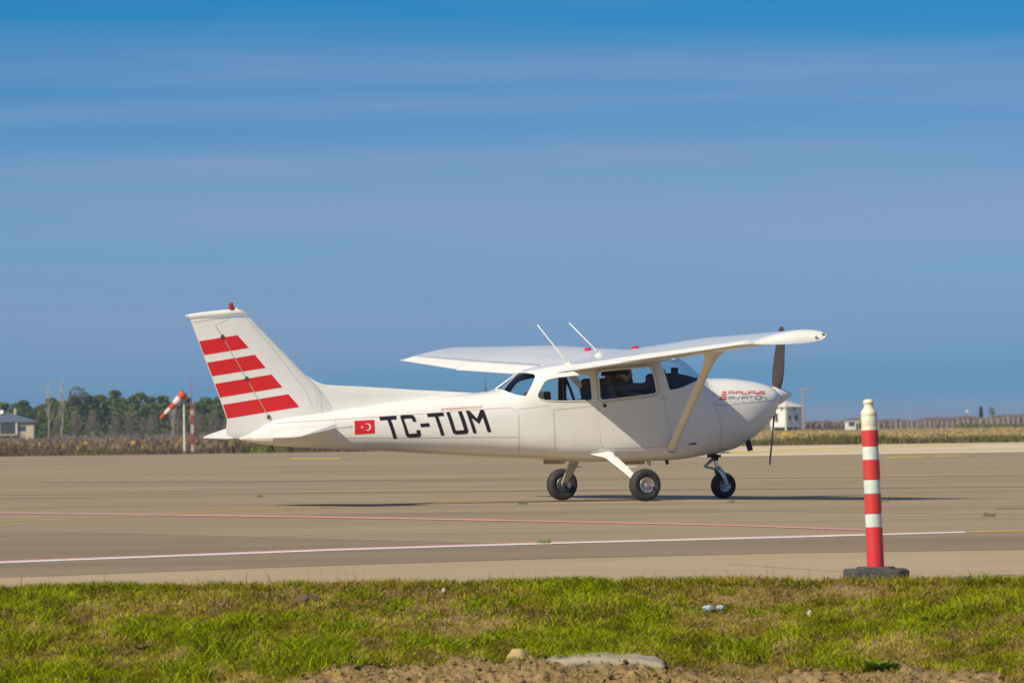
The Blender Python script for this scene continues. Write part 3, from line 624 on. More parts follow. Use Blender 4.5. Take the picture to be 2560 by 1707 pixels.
# ---- main gear
def wheel(name,cx,cy,cz,Rr,wd,par,sg,nose=False):
    Mx=Matrix.Translation((cx,cy,cz))@Matrix.Rotation(R(90),4,'X')     # lathe axis -> y
    W=empty(name,(0,0,0)); W.parent=par
    pr=[]; ri=Rr*.46
    for t in np.linspace(R(-155),R(155),29):
        # rounded section: crown flat-ish, bulged walls
        ca,sa=math.cos(t),math.sin(t); pr.append((Rr-(Rr-ri)*.5+ (Rr-ri)*.5*math.copysign(abs(ca)**.8,ca),wd/2*math.copysign(abs(sa)**.85,sa)))
    mb=MB().lathe(pr,Mx,48)
    flat=cz-Rr*.985; V=[]
    for p in mb.v:
        z=p[2]
        if z<.012: y=cy+(p[1]-cy)*(1+.10*(.012-z)/.012); V.append((p[0],y,max(z,.004)*.5+.002 if z<.006 else z))
        else: V.append(p)
    mb.v=V; T=mb.build('tyre',M['rubber'],W,60)
    # ribs
    rb=MB()
    for hh in (-.33,.33):
        rb.lathe([(Rr*.93,wd*hh-.003),(Rr*.945,wd*hh),(Rr*.93,wd*hh+.003)],Mx,48)
    rb.build('tread_rib',M['rubber'],T,180)
    h=wd*.36
    rm=MB().lathe([(ri*1.06,h+.010),(ri*1.02,h+.016),(ri*.93,h+.012),(ri*.90,h-.012),(ri*.55,h-.022),(ri*.42,h-.008),(ri*.38,h+.004),(.001,h+.004)],Mx,36)
    rm.lathe([(ri*1.06,-h-.010),(ri*1.02,-h-.016),(ri*.93,-h-.012),(ri*.88,-h+.014),(ri*.5,-h+.02),(.001,-h+.02)],Mx,36)
    RM=rm.build('rim',M['alu'],W,35)
    o=MB().lathe([(ri*.24,h+.004),(ri*.2,h+.018),(.001,h+.02)],Mx,14).build('hub_cap',M['chrome'],W,40)
    for k in range(3):
        a=k*2*math.pi/3+.5; o=MB().lathe([(.0065,h-.014),(.0065,h+.002),(.001,h+.003)],Mx@Matrix.Translation((ri*.66*math.cos(a),ri*.66*math.sin(a),0)),6).build('wheel_bolt',M['chrome'],RM)
    return W
for sg in (1,-1):
    G=empty('main_gear',(0,0,0)); G.parent=AIR
    wy=-sg*1.275
    a=Vector((-.18,-sg*.36,.60)); b=Vector((-.12,-sg*.58,.535)); c_=Vector((-.06,-sg*.90,.37)); d=Vector((-.02,-sg*1.16,.225))
    rows=[]
    for p,ch,th in ((a,.17,.05),(b,.155,.042),(b.lerp(c_,.5),.135,.036),(c_,.115,.032),(c_.lerp(d,.6),.095,.03),(d,.085,.03)):
        dr=(d-a).normalized(); fw=Vector((1,0,0)); nn=dr.cross(fw).normalized(); fw=nn.cross(dr)
        rows.append([p+fw*(ch/2*math.copysign(abs(math.cos(t))**.6,math.cos(t)))+nn*(th/2*math.copysign(abs(math.sin(t))**.6,math.sin(t))) for t in np.linspace(0,2*math.pi,20,endpoint=False)])
    mb=MB().grid(rows,True); mb.f.append(tuple(100+j for j in range(20))); recalc(mb.build('gear_leg',M['white'],G,60))
    # moulded cuff where the leg leaves the belly, drawn out to the rear
    rows=[]
    for t,su,sz,cu in ((0,.20,.075,-.19),(.35,.15,.058,-.165),(.7,.105,.042,-.145),(1,.085,.03,-.135)):
        c0=Vector((cu,-sg*(.475+.10*t),.598-.055*t)); r=[]
        for q in np.linspace(0,2*math.pi,24,endpoint=False):
            x=math.cos(q); r.append(c0+Vector((su*x*(1.0 if x<0 else .72),-sg*.05*math.sin(q)*(-1)*0.4,sz*math.sin(q)*(1 if x>0 else (1+x*.8)))))
        rows.append(r)
    mb=MB().grid(rows,True); mb.f.append(tuple(72+j for j in range(24))); recalc(mb.build('leg_cuff',M['white'],G,60))
    st=MB().box((.005,-sg*.84,.43),(.11,.10,.014)); st.box((-.04,-sg*.85,.415),(.03,.03,.03)); bevel(st.build('step',M['white'],G),.004)
    MB().tube([(-.02,-sg*1.13,.205),(-.02,-sg*1.30,.205)],.02,10).build('axle',M['steel'],G,60)
    WH=wheel('main_wheel',-.005,wy,.205,.205,.155,G,sg)
    Mb=Matrix.Translation((-.005,wy+sg*.075,.205))@Matrix.Rotation(R(90),4,'X')
    MB().lathe([(.085,-.005),(.085,.005),(.04,.005),(.04,-.005),(.085,-.005)],Mb,24).build('brake_disc',M['steel'],G,30)
    br=MB().box((.055,wy+sg*.085,.19),(.05,.045,.07)); bevel(br.build('brake_caliper',M['alu'],G),.008)
    MB().lathe([(.03,0),(.034,.01),(.025,.03)],Matrix.Translation((-.03,wy+sg*.10,.205))@Matrix.Rotation(R(-90)*sg,4,'X'),12).build('axle_nut',M['alu'],G,40)
    if sg>0:
        MB().tube([(.015,wy-.085,.20),(.045,wy-.09,.185),(.075,wy-.088,.172)],[.006,.007,.012],8).build('valve_flag',mat('rag_red',(.5,.015,.03),.8),G,180)
# ---- nose gear
NG=empty('nose_gear',(0,0,0)); NG.parent=AIR
MB().tube([(1.53,0,.62),(1.575,0,.50)],[.045,.042],14).build('oleo_cylinder',M['steel'],NG,50)
col=MB().tube([(1.548,0,.53),(1.605,0,.52)],.05,8); col.box((1.56,0,.545),(.15,.12,.035)); col.tube([(1.52,.05,.56),(1.47,.09,.60)],.014,6); bevel(col.build('steering_collar',M['exh'],NG),.006)
MB().tube([(1.565,0,.52),(1.612,0,.385)],[.027,.027],12).build('oleo_piston',M['chrome'],NG,60)
for pts in ([(1.535,.0,.50),(1.425,0,.415)],[(1.425,0,.415),(1.575,0,.378)]):
    sc=MB()
    for s_ in (-1,1): sc.tube([Vector(pts[0])+Vector((0,s_*(.035 if pts[0][2]>.45 else .012),0)),Vector(pts[1])+Vector((0,s_*(.012 if pts[0][2]>.45 else .035),0))],.012,8)
    sc.build('torque_link',M['alu'],NG,60)
fk=MB().tube([(1.58,0,.40),(1.63,0,.375)],.042,12)
for s_ in (-1,1): fk.tube([(1.605,s_*.03,.385),(1.635,s_*.075,.34),(1.665,s_*.083,.27),(1.69,s_*.083,.20),(1.70,s_*.083,.165)],[.032,.034,.028,.022,.024],10,flat=.55,up=(1,0,0))
fk.build('fork',M['alu'],NG,60)
MB().tube([(1.70,-.10,.168),(1.70,.10,.168)],.012,10).build('axle',M['steel'],NG,60)
wheel('nose_wheel',1.685,0,.168,.168,.118,NG,1)
# ---- belly fittings
def blister(u0,u1,z0,z1,wd,name,m,y=0):
    o=MB().box(((u0+u1)/2,y,(z0+z1)/2),(u1-u0,wd,abs(z1-z0))).build(name,m,AIR); bevel(o,.018,3); return o
tan=mat('belly_grime',(.42,.36,.27),.6,noise=(8,.5),c2=(.25,.2,.14))
blister(-.80,-.55,.565,.478,.14,'belly_fairing',tan); blister(.25,.54,.51,.458,.22,'belly_fairing',tan)
MB().tube([(.58,-.1,.52),(.60,-.1,.47),(.615,-.1,.435)],[.035,.026,.012],10,flat=.4,up=(1,0,0)).build('fuel_drain',M['alu'],AIR,60)
MB().tube([(.86,-.05,.53),(.88,-.05,.45)],[.03,.018],10).build('breather_pipe',M['exh'],AIR,60)
MB().tube([(1.86,-.22,.80),(1.93,-.235,.73),(1.96,-.24,.61)],[.04,.038,.038],14,False).build('exhaust_pipe',M['exh'],AIR,60)
MB().tube([(1.955,-.239,.64),(1.96,-.24,.609)],[.034,.034],14).build('exhaust_mouth',M['panel'],AIR,60)
MB().box((1.62,-.12,.588),(.16,.10,.02)).build('cowl_flap',M['white'],AIR)
# ---- propeller
PR=empty('propeller',(2.45,0,1.30)); PR.parent=AIR; PR.rotation_euler=(0,R(-4.5),0)
MB().lathe([(.132,-.07),(.130,-.03),(.118,.02),(.092,.085),(.062,.145),(.032,.195),(.012,.225),(.001,.236)],Matrix.Rotation(R(90),4,'Y'),32).build('spinner',mat('spinner_white',(.78,.78,.76),.16,coat=.8),PR,60)
def blade(ang,name='blade'):
    rows=[]
    for r,ch,be,th in ((.06,.07,50,.05),(.12,.085,46,.04),(.22,.118,38,.028),(.35,.135,31,.022),(.5,.132,26,.017),(.65,.122,22,.013),(.8,.108,19,.010),(.9,.09,17,.008),(.94,.065,16,.007),(.955,.03,16,.005)):
        b_=R(be); cv=Vector((math.sin(b_),-math.cos(b_),0)); nv=Vector((math.cos(b_),math.sin(b_),0)); ring=[]
        for t in np.linspace(0,2*math.pi,16,endpoint=False):
            ring.append(Vector((0,0,r))+cv*(ch*.66*math.cos(t))+nv*(th/2*math.sin(t)))
        rows.append(ring)
    Q=Matrix.Rotation(ang,3,'X'); rows=[[Q@p for p in r] for r in rows]
    mb=MB().grid(rows,True); mb.f.append(tuple(9*16+j for j in range(16))); return recalc(mb.build(name,M['propb'],PR,60))
# clockwise seen from the cockpit; upper blade leans to the right side
pa=R(22); blade(pa); blade(pa+math.pi)
# ---- the two people aboard
def person(name,J,E,label,hand,headc,headtilt,cloth):
    root=empty(name,AIR.location,AIR.rotation_euler[2]); tag(root,label,'person')
    me=bpy.data.meshes.new('body'); me.from_pydata([j[:3] for j in J],E,[]); me.materials.append(cloth)
    o=link('body',me,root); sk=o.modifiers.new('skin','SKIN'); sd=me.skin_vertices[0].data if me.skin_vertices else None
    if sd is None:
        bm=bmesh.new(); bm.from_mesh(me); bm.verts.layers.skin.verify(); bm.to_mesh(me); bm.free(); sd=me.skin_vertices[0].data
    for i,j in enumerate(J): sd[i].radius=(j[3],j[4] if len(j)>4 else j[3])
    sd[0].use_root=True; sk.use_smooth_shade=True; ss=o.modifiers.new('s','SUBSURF'); ss.levels=2; ss.render_levels=2
    # head with face, ears, nose; hair as a cap
    rows=[];n=20
    for h,rx,ry,ox in ((-.13,.045,.045,-.01),(-.115,.055,.05,.005),(-.095,.07,.056,.012),(-.06,.085,.066,.012),(-.02,.094,.073,.006),(.02,.098,.077,0),(.06,.096,.077,-.006),(.09,.082,.068,-.01),(.112,.05,.045,-.012),(.12,.012,.012,-.012)):
        rows.append([Vector((ox+rx*math.cos(t),ry*math.sin(t),h)) for t in np.linspace(0,2*math.pi,n,endpoint=False)])
    T=Matrix.Translation(headc)@Matrix.Rotation(headtilt,4,'Y')
    mb=MB().grid([[T@p for p in r] for r in rows],True)
    mb.tube([T@Vector((.088,0,.005)),T@Vector((.112,0,-.03)),T@Vector((.092,0,-.042))],[.008,.016,.012],8)
    for s_ in (-1,1): mb.tube([T@Vector((-.005,s_*.07,-.03)),T@Vector((-.01,s_*.085,0)),T@Vector((-.005,s_*.07,.03))],[.012,.016,.012],8)
    mb.tube([T@Vector((.086,-.025,-.068)),T@Vector((.094,0,-.07)),T@Vector((.086,.025,-.068))],[.005,.008,.005],6)
    H=recalc(mb.build('head',M['skin'],root,180))
    for s_ in (-1,1): MB().lathe([(.001,-.011),(.008,-.008),(.011,0),(.008,.008),(.001,.011)],T@Matrix.Translation((.083,s_*.032,.012)),10).build('eye',M['hair'],H,180)
    hr=[]
    for h,k,ox in ((-.03,1.05,-.035),(.02,1.06,-.03),(.06,1.07,-.012),(.095,1.09,-.01),(.118,1.15,-.012),(.13,.3,-.012)):
        b_=[r for r in rows]; rx=.098*math.sqrt(max(.02,1-(h/.135)**2))*k; ry=.078*math.sqrt(max(.02,1-(h/.135)**2))*k
        hr.append([T@Vector((ox+rx*math.cos(t),ry*math.sin(t),h)) for t in np.linspace(0,2*math.pi,n,endpoint=False)])
    recalc(MB().grid(hr,True).build('hair',M['hair'],root,180))
    hs=MB(); hs.tube([T@Vector((-.01,math.cos(t)*.088,.015+math.sin(t)*.118)) for t in np.linspace(0,math.pi,12)],.009,8)
    for s_ in (-1,1): hs.lathe([(.001,-.02),(.034,-.018),(.038,0),(.034,.018),(.001,.02)],T@Matrix.Translation((-.005,s_*.088,-.005))@Matrix.Rotation(R(90),4,'X'),14)
    hs.build('headset',M['panel'],root,60)
    # hands: palm, four curled fingers and a thumb
    for (hp,fd,up) in hand:
        hp,fd,up=Vector(hp),Vector(fd).normalized(),Vector(up).normalized(); sd_=fd.cross(up).normalized(); hb=MB()
        hb.tube([hp-fd*.02,hp+fd*.03,hp+fd*.08],[.026,.036,.034],10,flat=.5,up=sd_)
        for k,(o_,ln) in enumerate(((-.027,.07),(-.009,.08),(.009,.075),(.027,.058))):
            b0=hp+fd*.078+sd_*o_; b1=b0+fd*ln*.45-up*.006; b2=b1+fd*ln*.25-up*.02; b3=b2+fd*ln*.05-up*.022; hb.tube([b0,b1,b2,b3],[.0095,.009,.008,.007],8)
        hb.tube([hp+fd*.02+sd_*-.03,hp+fd*.05+sd_*-.055-up*.01,hp+fd*.085+sd_*-.058-up*.022],[.012,.011,.009],8)
        hb.build('hand',M['skin'],root,180)
    return root
def sitter(u,y,lean,arms):
    J=[(u,y,.99,.15,.16),(u+.03,y,1.12,.14,.16),(u+.03+lean*.5,y,1.28,.135,.17),(u+.03+lean,y,1.43,.12,.17),(u+.05+lean,y,1.52,.055,.055),(u+.06+lean,y,1.57,.05,.05)]
    E=[(0,1),(1,2),(2,3),(3,4),(4,5)]
    for s_ in (-1,1):
        k=len(J); J+=[(u+.25,y+s_*.10,1.01,.095),(u+.47,y+s_*.11,1.03,.07),(u+.62,y+s_*.10,.86,.055),(u+.72,y+s_*.10,.76,.045)]; E+=[(0,k),(k,k+1),(k+1,k+2),(k+2,k+3)]
    for s_,(el,wr) in zip((-1,1),arms):
        k=len(J); sh=(u+.04+lean,y+s_*.175,1.43,.068); J+=[sh,(*el,.05),(*wr,.034)]; E+=[(3,k),(k,k+1),(k+1,k+2)]
    return J,E
J,E_=sitter(-.02,-.23,.13,(((.40,-.43,1.44),(.60,-.38,1.58)),((.30,-.04,1.22),(.45,-.12,1.30))))
person('person',J,E_,'person in dark jacket in the near front seat, arm stretched forward',[((.61,-.375,1.59),(.8,.2,.55),(0,0,1)),((.46,-.125,1.305),(1,-.2,.2),(0,0,1))],(.205,-.23,1.625),R(4),M['jacket'])
J,E_=sitter(.02,.26,.12,(((.30,.06,1.2),(.50,.12,1.34)),((.30,.44,1.22),(.50,.36,1.34))))
person('person',J,E_,'person with headset in the far front seat behind the nearer one',[((.51,.125,1.345),(1,0,.1),(0,0,1)),((.51,.355,1.345),(1,0,.1),(0,0,1))],(.25,.26,1.61),R(2),mat('navy_shirt',(.03,.04,.06),.9))
# ================================================================ ground
def value(P,sc,seed=0,det=3):
    o=np.zeros(len(P)); 
    for i,p in enumerate(P): o[i]=mnoise.fractal(Vector((p[0]*sc+seed,p[1]*sc-seed,seed*.37)),1.0,2.0,det,noise_basis='PERLIN_ORIGINAL')
    return o
def edge(X): X=np.asarray(X,float); return np.where(X>0,41.25-.17*X-.085*X*X,41.25-.10*X)
def edgec(X): return np.where(np.abs(np.asarray(X))>4.5,edge(np.sign(X)*4.5),edge(X))
def node_mat(name): 
    m=bpy.data.materials.new(name); m.use_nodes=True; return m,m.node_tree.nodes,m.node_tree.links,m.node_tree.nodes['Principled BSDF']
def paving(name,c,c2,streak,rough=.85,stretch=(1,1,1),big=.12,spk=.25):
    """mottled paving: broad patches, drawn-out streaks, fine aggregate"""
    m,n,l,p=node_mat(name); t=n.new('ShaderNodeTexCoord'); p.inputs['Roughness'].default_value=rough; p.inputs['Specular IOR Level'].default_value=.25
    def nz(sc,det,rot=0,st=(1,1,1)):
        mp=n.new('ShaderNodeMapping'); mp.inputs['Scale'].default_value=st; mp.inputs['Rotation'].default_value=(0,0,rot); l.new(t.outputs['Object'],mp.inputs[0])
        x=n.new('ShaderNodeTexNoise'); x.inputs['Scale'].default_value=sc; x.inputs['Detail'].default_value=det; x.inputs['Roughness'].default_value=.65; l.new(mp.outputs[0],x.inputs[0]); return x.outputs[0]
    def mr(x,a,b,c_,d):
        k=n.new('ShaderNodeMapRange'); k.inputs[1].default_value=a;k.inputs[2].default_value=b;k.inputs[3].default_value=c_;k.inputs[4].default_value=d; l.new(x,k.inputs[0]); return k.outputs[0]
    def mix(f,a,b,bt='MIX'):
        k=n.new('ShaderNodeMixRGB'); k.blend_type=bt
        for i,x in ((0,f),(1,a),(2,b)):
            if isinstance(x,(tuple,list)): k.inputs[i].default_value=(*x,1)
            elif isinstance(x,(int,float)): k.inputs[i].default_value=x
            else: l.new(x,k.inputs[i])
        return k.outputs[0]
    a=mix(mr(nz(big,4),.38,.62,0,1),c,c2)
    a=mix(mr(nz(.5,5,R(4),(.13,.5,1)),.50,.72,0,streak),a,[k*.62 for k in c])
    a=mix(mr(nz(.9,5,R(-5),(.15,.55,1)),.55,.75,0,streak*.8),a,[min(1,k*1.35) for k in c])
    a=mix(mr(nz(38,2),.60,.75,0,spk),a,[min(1,k*1.7) for k in c])
    a=mix(mr(nz(30,2,.5),.62,.78,0,spk),a,[k*.45 for k in c])
    l.new(a,p.inputs['Base Color'])
    b=n.new('ShaderNodeBump'); b.inputs['Strength'].default_value=.35; b.inputs['Distance'].default_value=.01; l.new(nz(60,3),b.inputs['Height']); l.new(b.outputs[0],p.inputs['Normal'])
    return m
M['apron']=paving('apron_asphalt',(.305,.226,.130),(.342,.258,.153),.65)
M['lane']=paving('darker_asphalt',(.255,.187,.107),(.28,.207,.12),.5,big=.2)
M['conc']=paving('pale_concrete',(.40,.295,.165),(.44,.33,.19),.35,big=.3)
M['conc2']=paving('far_concrete',(.62,.49,.31),(.67,.53,.34),.3,big=.05)
def soilmat(name,c,c2,c3,sc):
    m,n,l,p=node_mat(name); p.inputs['Roughness'].default_value=.95; p.inputs['Specular IOR Level'].default_value=.1; t=n.new('ShaderNodeTexCoord')
    x=n.new('ShaderNodeTexNoise'); x.inputs['Scale'].default_value=sc; x.inputs['Detail'].default_value=9; x.inputs['Roughness'].default_value=.7; l.new(t.outputs['Object'],x.inputs[0])
    r=n.new('ShaderNodeValToRGB'); r.color_ramp.elements[0].position=.32; r.color_ramp.elements[0].color=(*c,1); r.color_ramp.elements[1].position=.68; r.color_ramp.elements[1].color=(*c3,1); e=r.color_ramp.elements.new(.5); e.color=(*c2,1)
    l.new(x.outputs[0],r.inputs[0]); l.new(r.outputs[0],p.inputs[0]); b=n.new('ShaderNodeBump'); b.inputs['Strength'].default_value=.6; b.inputs['Distance'].default_value=.03; l.new(x.outputs[0],b.inputs['Height']); l.new(b.outputs[0],p.inputs['Normal']); return m
M['verge']=soilmat('verge_soil',(.10,.075,.045),(.17,.125,.07),(.24,.18,.10),6)
M['soil']=soilmat('turned_soil',(.15,.095,.05),(.23,.15,.08),(.32,.22,.125),9)
M['field']=soilmat('far_field',(.14,.11,.045),(.24,.18,.075),(.34,.25,.11),.03)
# one sheet to the horizon: low ground behind the camera, apron level, then a fall to the field
ys=[-600,-100,20,34.9,35.3,41.8,42.6,120,262,266,330,450,560,700,1000,1500,2500,6000,15000,40000]
zs=[-.66,-.66,-.66,-.70,-1.2,-1.2,-.04,-.04,-.04,-.08,-.5,-1.1,-1.42,-1.42,-1.42,-1.42,-1.42,-1.45,-1.5,-1.5]
xs=[-20000,-3000,-600,-150,-60,-20,20,60,150,600,3000,20000]
tag(MB().grid([[(x,y,z) for x in xs] for y,z in zip(ys,zs)]).build('ground',M['field'],None,60),kind='structure')
def sheet(name,poly,z,m,kind='structure'):
    P=[Vector((x,y)) for x,y in poly]; r=delaunay_2d_cdt(P,[],[list(range(len(P)))],1,1e-6)
    o=mesh(name,[(p.x,p.y,z) for p in r[0]],[tuple(f) for f in r[2]],m); recalc(o)
    if o.data.polygons[0].normal.z<0: o.data.flip_normals()
    if kind: o['kind']=kind
    return o
ex=np.concatenate([[-160,-40],np.arange(-12,12.1,.5),[40,160]])
APR=sheet('apron',[(x,float(edgec(x))-.03) for x in ex]+[(160,262.5),(-160,262.5)],0,M['apron'])
CONC=[(-12,38.0),(-3.47,45.16),(-2.78,45.91),(-1.49,47.6),(.31,49.12),(2.0,49.88),(3.79,49.95),(14,50.4),(40,51)]
sheet('concrete_strip',[(x,float(edgec(x))-.02) for x in np.arange(-12,12.1,.5)]+[(40,36)]+CONC[::-1][:-1]+[(-12,41.2)],.0025,M['conc'])
LANE=[(-40,95),(-5.15,67.08),(-3.66,63.92),(-1.46,58.74),(.31,54.81),(1.4,55.9),(4.4,58.0),(16,62),(40,66),(40,50.98)]+[(14,50.38),(3.79,49.93),(2.0,49.86),(.31,49.10),(-1.49,47.58),(-2.78,45.89),(-3.47,45.14),(-12,37.98),(-40,30)]
LANE=[(-40,95),(-5.15,67.08),(-3.66,63.92),(-1.46,58.74),(.31,54.81),(1.4,55.9),(4.4,58.0),(16,62),(40,66),(40,51.05),(14,50.45),(3.79,50.0),(2.0,49.93),(.31,49.17),(-1.49,47.65),(-2.78,45.96),(-3.47,45.21),(-11.9,41.9),(-40,43)]
sheet('asphalt_lane',LANE,.0025,M['lane'])
sheet('taxiway',[(3.6,262.3),(160,262.3),(160,188),(4.7,188),(4.0,214)],.0025,M['conc2'])
def worn(name,c,wear,sc=6,under=(.22,.17,.11)):
    m,n,l,p=node_mat(name); p.inputs['Roughness'].default_value=.7; t=n.new('ShaderNodeTexCoord'); x=n.new('ShaderNodeTexNoise'); x.inputs['Scale'].default_value=sc; x.inputs['Detail'].default_value=8; x.inputs['Roughness'].default_value=.75; l.new(t.outputs['Object'],x.inputs[0])
    k=n.new('ShaderNodeMapRange'); k.inputs[1].default_value=.62-wear*.35; k.inputs[2].default_value=.72-wear*.2; l.new(x.outputs[0],k.inputs[0]); q=n.new('ShaderNodeMixRGB'); q.inputs[1].default_value=(*c,1); q.inputs[2].default_value=(*under,1); l.new(k.outputs[0],q.inputs[0]); l.new(q.outputs[0],p.inputs[0]); return m
PW=worn('line_white',(.84,.81,.74),.2,9); PR_=worn('line_red',(.85,.34,.31),.25,5); PP=worn('line_pink',(.66,.36,.29),.45,5); PY=worn('line_yellow',(.66,.42,.03),.35,4); PYF=worn('line_yellow_bright',(.62,.46,.03),.2,2)
def line(name,pts,wy,z,m,dy=0):
    """painted band: wy = extent along y"""
    P=[]
    for (a,b),(c_,d) in zip(pts[:-1],pts[1:]):
        k=max(1,int(math.hypot(c_-a,d-b)/1.0)); P+=[(a+(c_-a)*i/k,b+(d-b)*i/k) for i in range(k)]
    P.append(pts[-1]); V=[];Fc=[]
    for i,(x,y) in enumerate(P):
        j=(mnoise.noise(Vector((x*3,y*3,7)))*.06)*wy; V+=[(x,y-wy/2+dy+j,z),(x,y+wy/2+dy+j*.5,z)]
    for i in range(len(P)-1): Fc.append((2*i,2*i+2,2*i+3,2*i+1))
    return tag(mesh(name,V,Fc,m),kind='structure')
WL=[(-14,36.9+.5),(-3.87,50.4),(-2.65,52.03),(-1.34,53.76),(.42,55.33),(2.27,56.57),(3.89,57.9)]
WL[0]=(-9,44.2)
line('painted_line',WL,.50,.0048,PW,-.05); line('painted_line',WL[:-1]+[(3.0,57.1)],.34,.0048,PR_,.42)
line('painted_line',[(3.9,57.85),(9,61.0),(20,67)],.5,.0048,PY)
line('painted_line',[(-12,92),(-6.22,81.02),(-3.89,76.69)],1.1,.0048,PP); line('painted_line',[(-3.89,76.69),(-2.3,73.65),(-.14,68.88)],.85,.0048,PR_); line('painted_line',[(-.14,68.88),(1.98,63.66),(3.2,59.4)],.65,.0048,PR_)
line('painted_line',[(-9,68),(-5.65,73.57),(-4.79,75.1),(-3.75,78.8),(-2.56,81.99),(-.5,88)],.45,.0030,PY)
line('painted_line',[(-7.07,211.5),(-6.3,209),(-5.3,207)],6,.0030,PYF)
line('painted_line',[(6.5,212),(8.27,218),(10.18,227),(12.09,232.5),(16,236)],7,.0048,PYF)
line('painted_line',[(9.48,171.2),(10.2,173),(10.68,173.4)],3.5,.0030,PYF); line('painted_line',[(10.85,173.6),(11.72,174.7)],3.5,.0030,PYF)
M['crack']=mat('joint_filler',(.235,.172,.098),.9); M['crackl']=mat('joint_pale',(.42,.36,.27),.9)
def joint(pts,wy,m='crack'):
    o=line('paving_joint',pts,wy,.0040,M[m]); return o
joint([(-5.15,67.08),(-3.66,63.92),(-1.46,58.74),(.31,54.81)],.16,'crackl')
joint([(-9,128),(0,118),(14,109)],.55); joint([(-20,112),(-9,104),(6,95.5),(14,91)],.35)
joint([(.54,78.1),(2.4,74.3),(6,66)],.22,'crackl'); joint([(-3.2,45.45),(-1.49,47.5),(.31,49.02),(2,49.80),(4.5,49.9)],.10); joint([(1.45,46.3),(2.3,42.6),(2.45,41.5)],.06)
joint([(5.2,72.5),(9,70.2),(16,68)],.3); joint([(4.4,187),(30,189)],1.4); joint([(5,206),(30,210)],1.6); joint([(5,250),(30,252)],2)
# tufts pushing through joints, pebbles
def blades(name,base,hgt,wid,lean,colr,m,kind='stuff',seg=2,parent=None,curve=.5):
    n=len(base); az=rng.uniform(0,2*np.pi,n); la=rng.uniform(0,2*np.pi,n)
    dx=np.stack([np.cos(az),np.sin(az),np.zeros(n)],1)*(wid/2)[:,None]; ld=np.stack([np.cos(la),np.sin(la),np.zeros(n)],1)
    V=[];tip=base+ld*(lean*hgt)[:,None]+np.stack([np.zeros(n),np.zeros(n),hgt],1)
    mid=base+ld*(lean*hgt*(.35))[:,None]+np.stack([np.zeros(n),np.zeros(n),hgt*.62],1)
    V=np.stack([base-dx,base+dx,mid-dx*.75,mid+dx*.75,tip],1).reshape(-1,3)
    i=np.arange(n)*5; Fc=np.concatenate([np.stack([i,i+1,i+3],1),np.stack([i,i+3,i+2],1),np.stack([i+2,i+3,i+4],1)])
    c=np.repeat(colr,5,0); o=npmesh(name,V,Fc,m,parent,c)
    if kind:o['kind']=kind
    return o
M['blade']=mat('grass_blade',(.1,.2,.02),.8,attr=True,subsurf=.42,spec=.08)
M['dry']=mat('dry_blade',(.3,.2,.08),.7,attr=True,subsurf=.25,spec=.2)
# ---------------------------------------------------------------- verge: bank of grass falling from the apron, turned soil at its foot
RES=.06
gx=np.arange(-12,12.01,RES); gy=np.arange(34.9,42.5,RES)
XX,YY=np.meshgrid(gx,gy); PP_=np.stack([XX.ravel(),YY.ravel()],1)
n1=value(PP_,1.1,3,4); n2=value(PP_,4.2,11,3); n3=value(PP_,14,5,2)
def tsoil(X): return 1.72+.30/(1+np.exp((X+1.25)*6))+.10*np.minimum(np.abs(X),4)+.10*np.sin(X*2.3+.4)*.5
def bankz(X,Y,a,b):
    t=edgec(X)-Y; tt=np.clip(t,0,None); z=-.25*np.minimum(tt,2.3)-.06*np.clip(tt-2.3,0,1.2); z=z-.03*np.exp(-tt*5)*0
    z=np.where(t<0,np.maximum(-.05,.08*t),z)
    z=z+np.clip(tt*3,0,1)*(a*.05+b*.022)+(.018+.012*b)*np.exp(-((t-.06)/.16)**2)
    return z
tgrid=edgec(PP_[:,0])-PP_[:,1]
soilm=np.clip((tgrid-tsoil(PP_[:,0])+n1*.16+n2*.10)/.10,0,1)
ZZ=bankz(PP_[:,0],PP_[:,1],n1,n2)+soilm*.012
V=np.stack([PP_[:,0],PP_[:,1],ZZ],1); nxg=len(gx); nyg=len(gy)
ii=(np.arange(nyg-1)[:,None]*nxg+np.arange(nxg-1)[None,:]).ravel(); Fc=np.stack([ii,ii+1,ii+1+nxg,ii+nxg],1)
cs_=np.array([.245,.165,.07])[None,:]*(1+.35*n2[:,None]); so_=np.array([.27,.18,.075])[None,:]*(1+.4*n3[:,None]); colv=np.clip(cs_*(1-soilm[:,None])+so_*soilm[:,None],.02,.6)
M['bank']=mat('bank_soil',(.2,.14,.08),.95,attr=True,noise=(22,.55,8),c2=(.14,.095,.05),bump=(35,.8,.03),spec=.1)
VG=npmesh('grass_verge',V,Fc,M['bank'],None,colv); VG['kind']='structure'; VG.data.polygons.foreach_set('use_smooth',[True]*len(VG.data.polygons))
def zg(X,Y):
    fx=np.clip((X-gx[0])/RES,0,nxg-1.001); fy=np.clip((Y-gy[0])/RES,0,nyg-1.001); i=fx.astype(int);j=fy.astype(int);a=fx-i;b=fy-j; Z=ZZ.reshape(nyg,nxg)
    return Z[j,i]*(1-a)*(1-b)+Z[j,i+1]*a*(1-b)+Z[j+1,i]*(1-a)*b+Z[j+1,i+1]*a*b
def smp(A,X,Y):
    fx=np.clip(((X-gx[0])/RES).astype(int),0,nxg-1); fy=np.clip(((Y-gy[0])/RES).astype(int),0,nyg-1); return A.reshape(nyg,nxg)[fy,fx]
def scat(n,x0,x1,t0,t1):
    X=rng.uniform(x0,x1,n); return X,edgec(X)-rng.uniform(t0,t1,n)
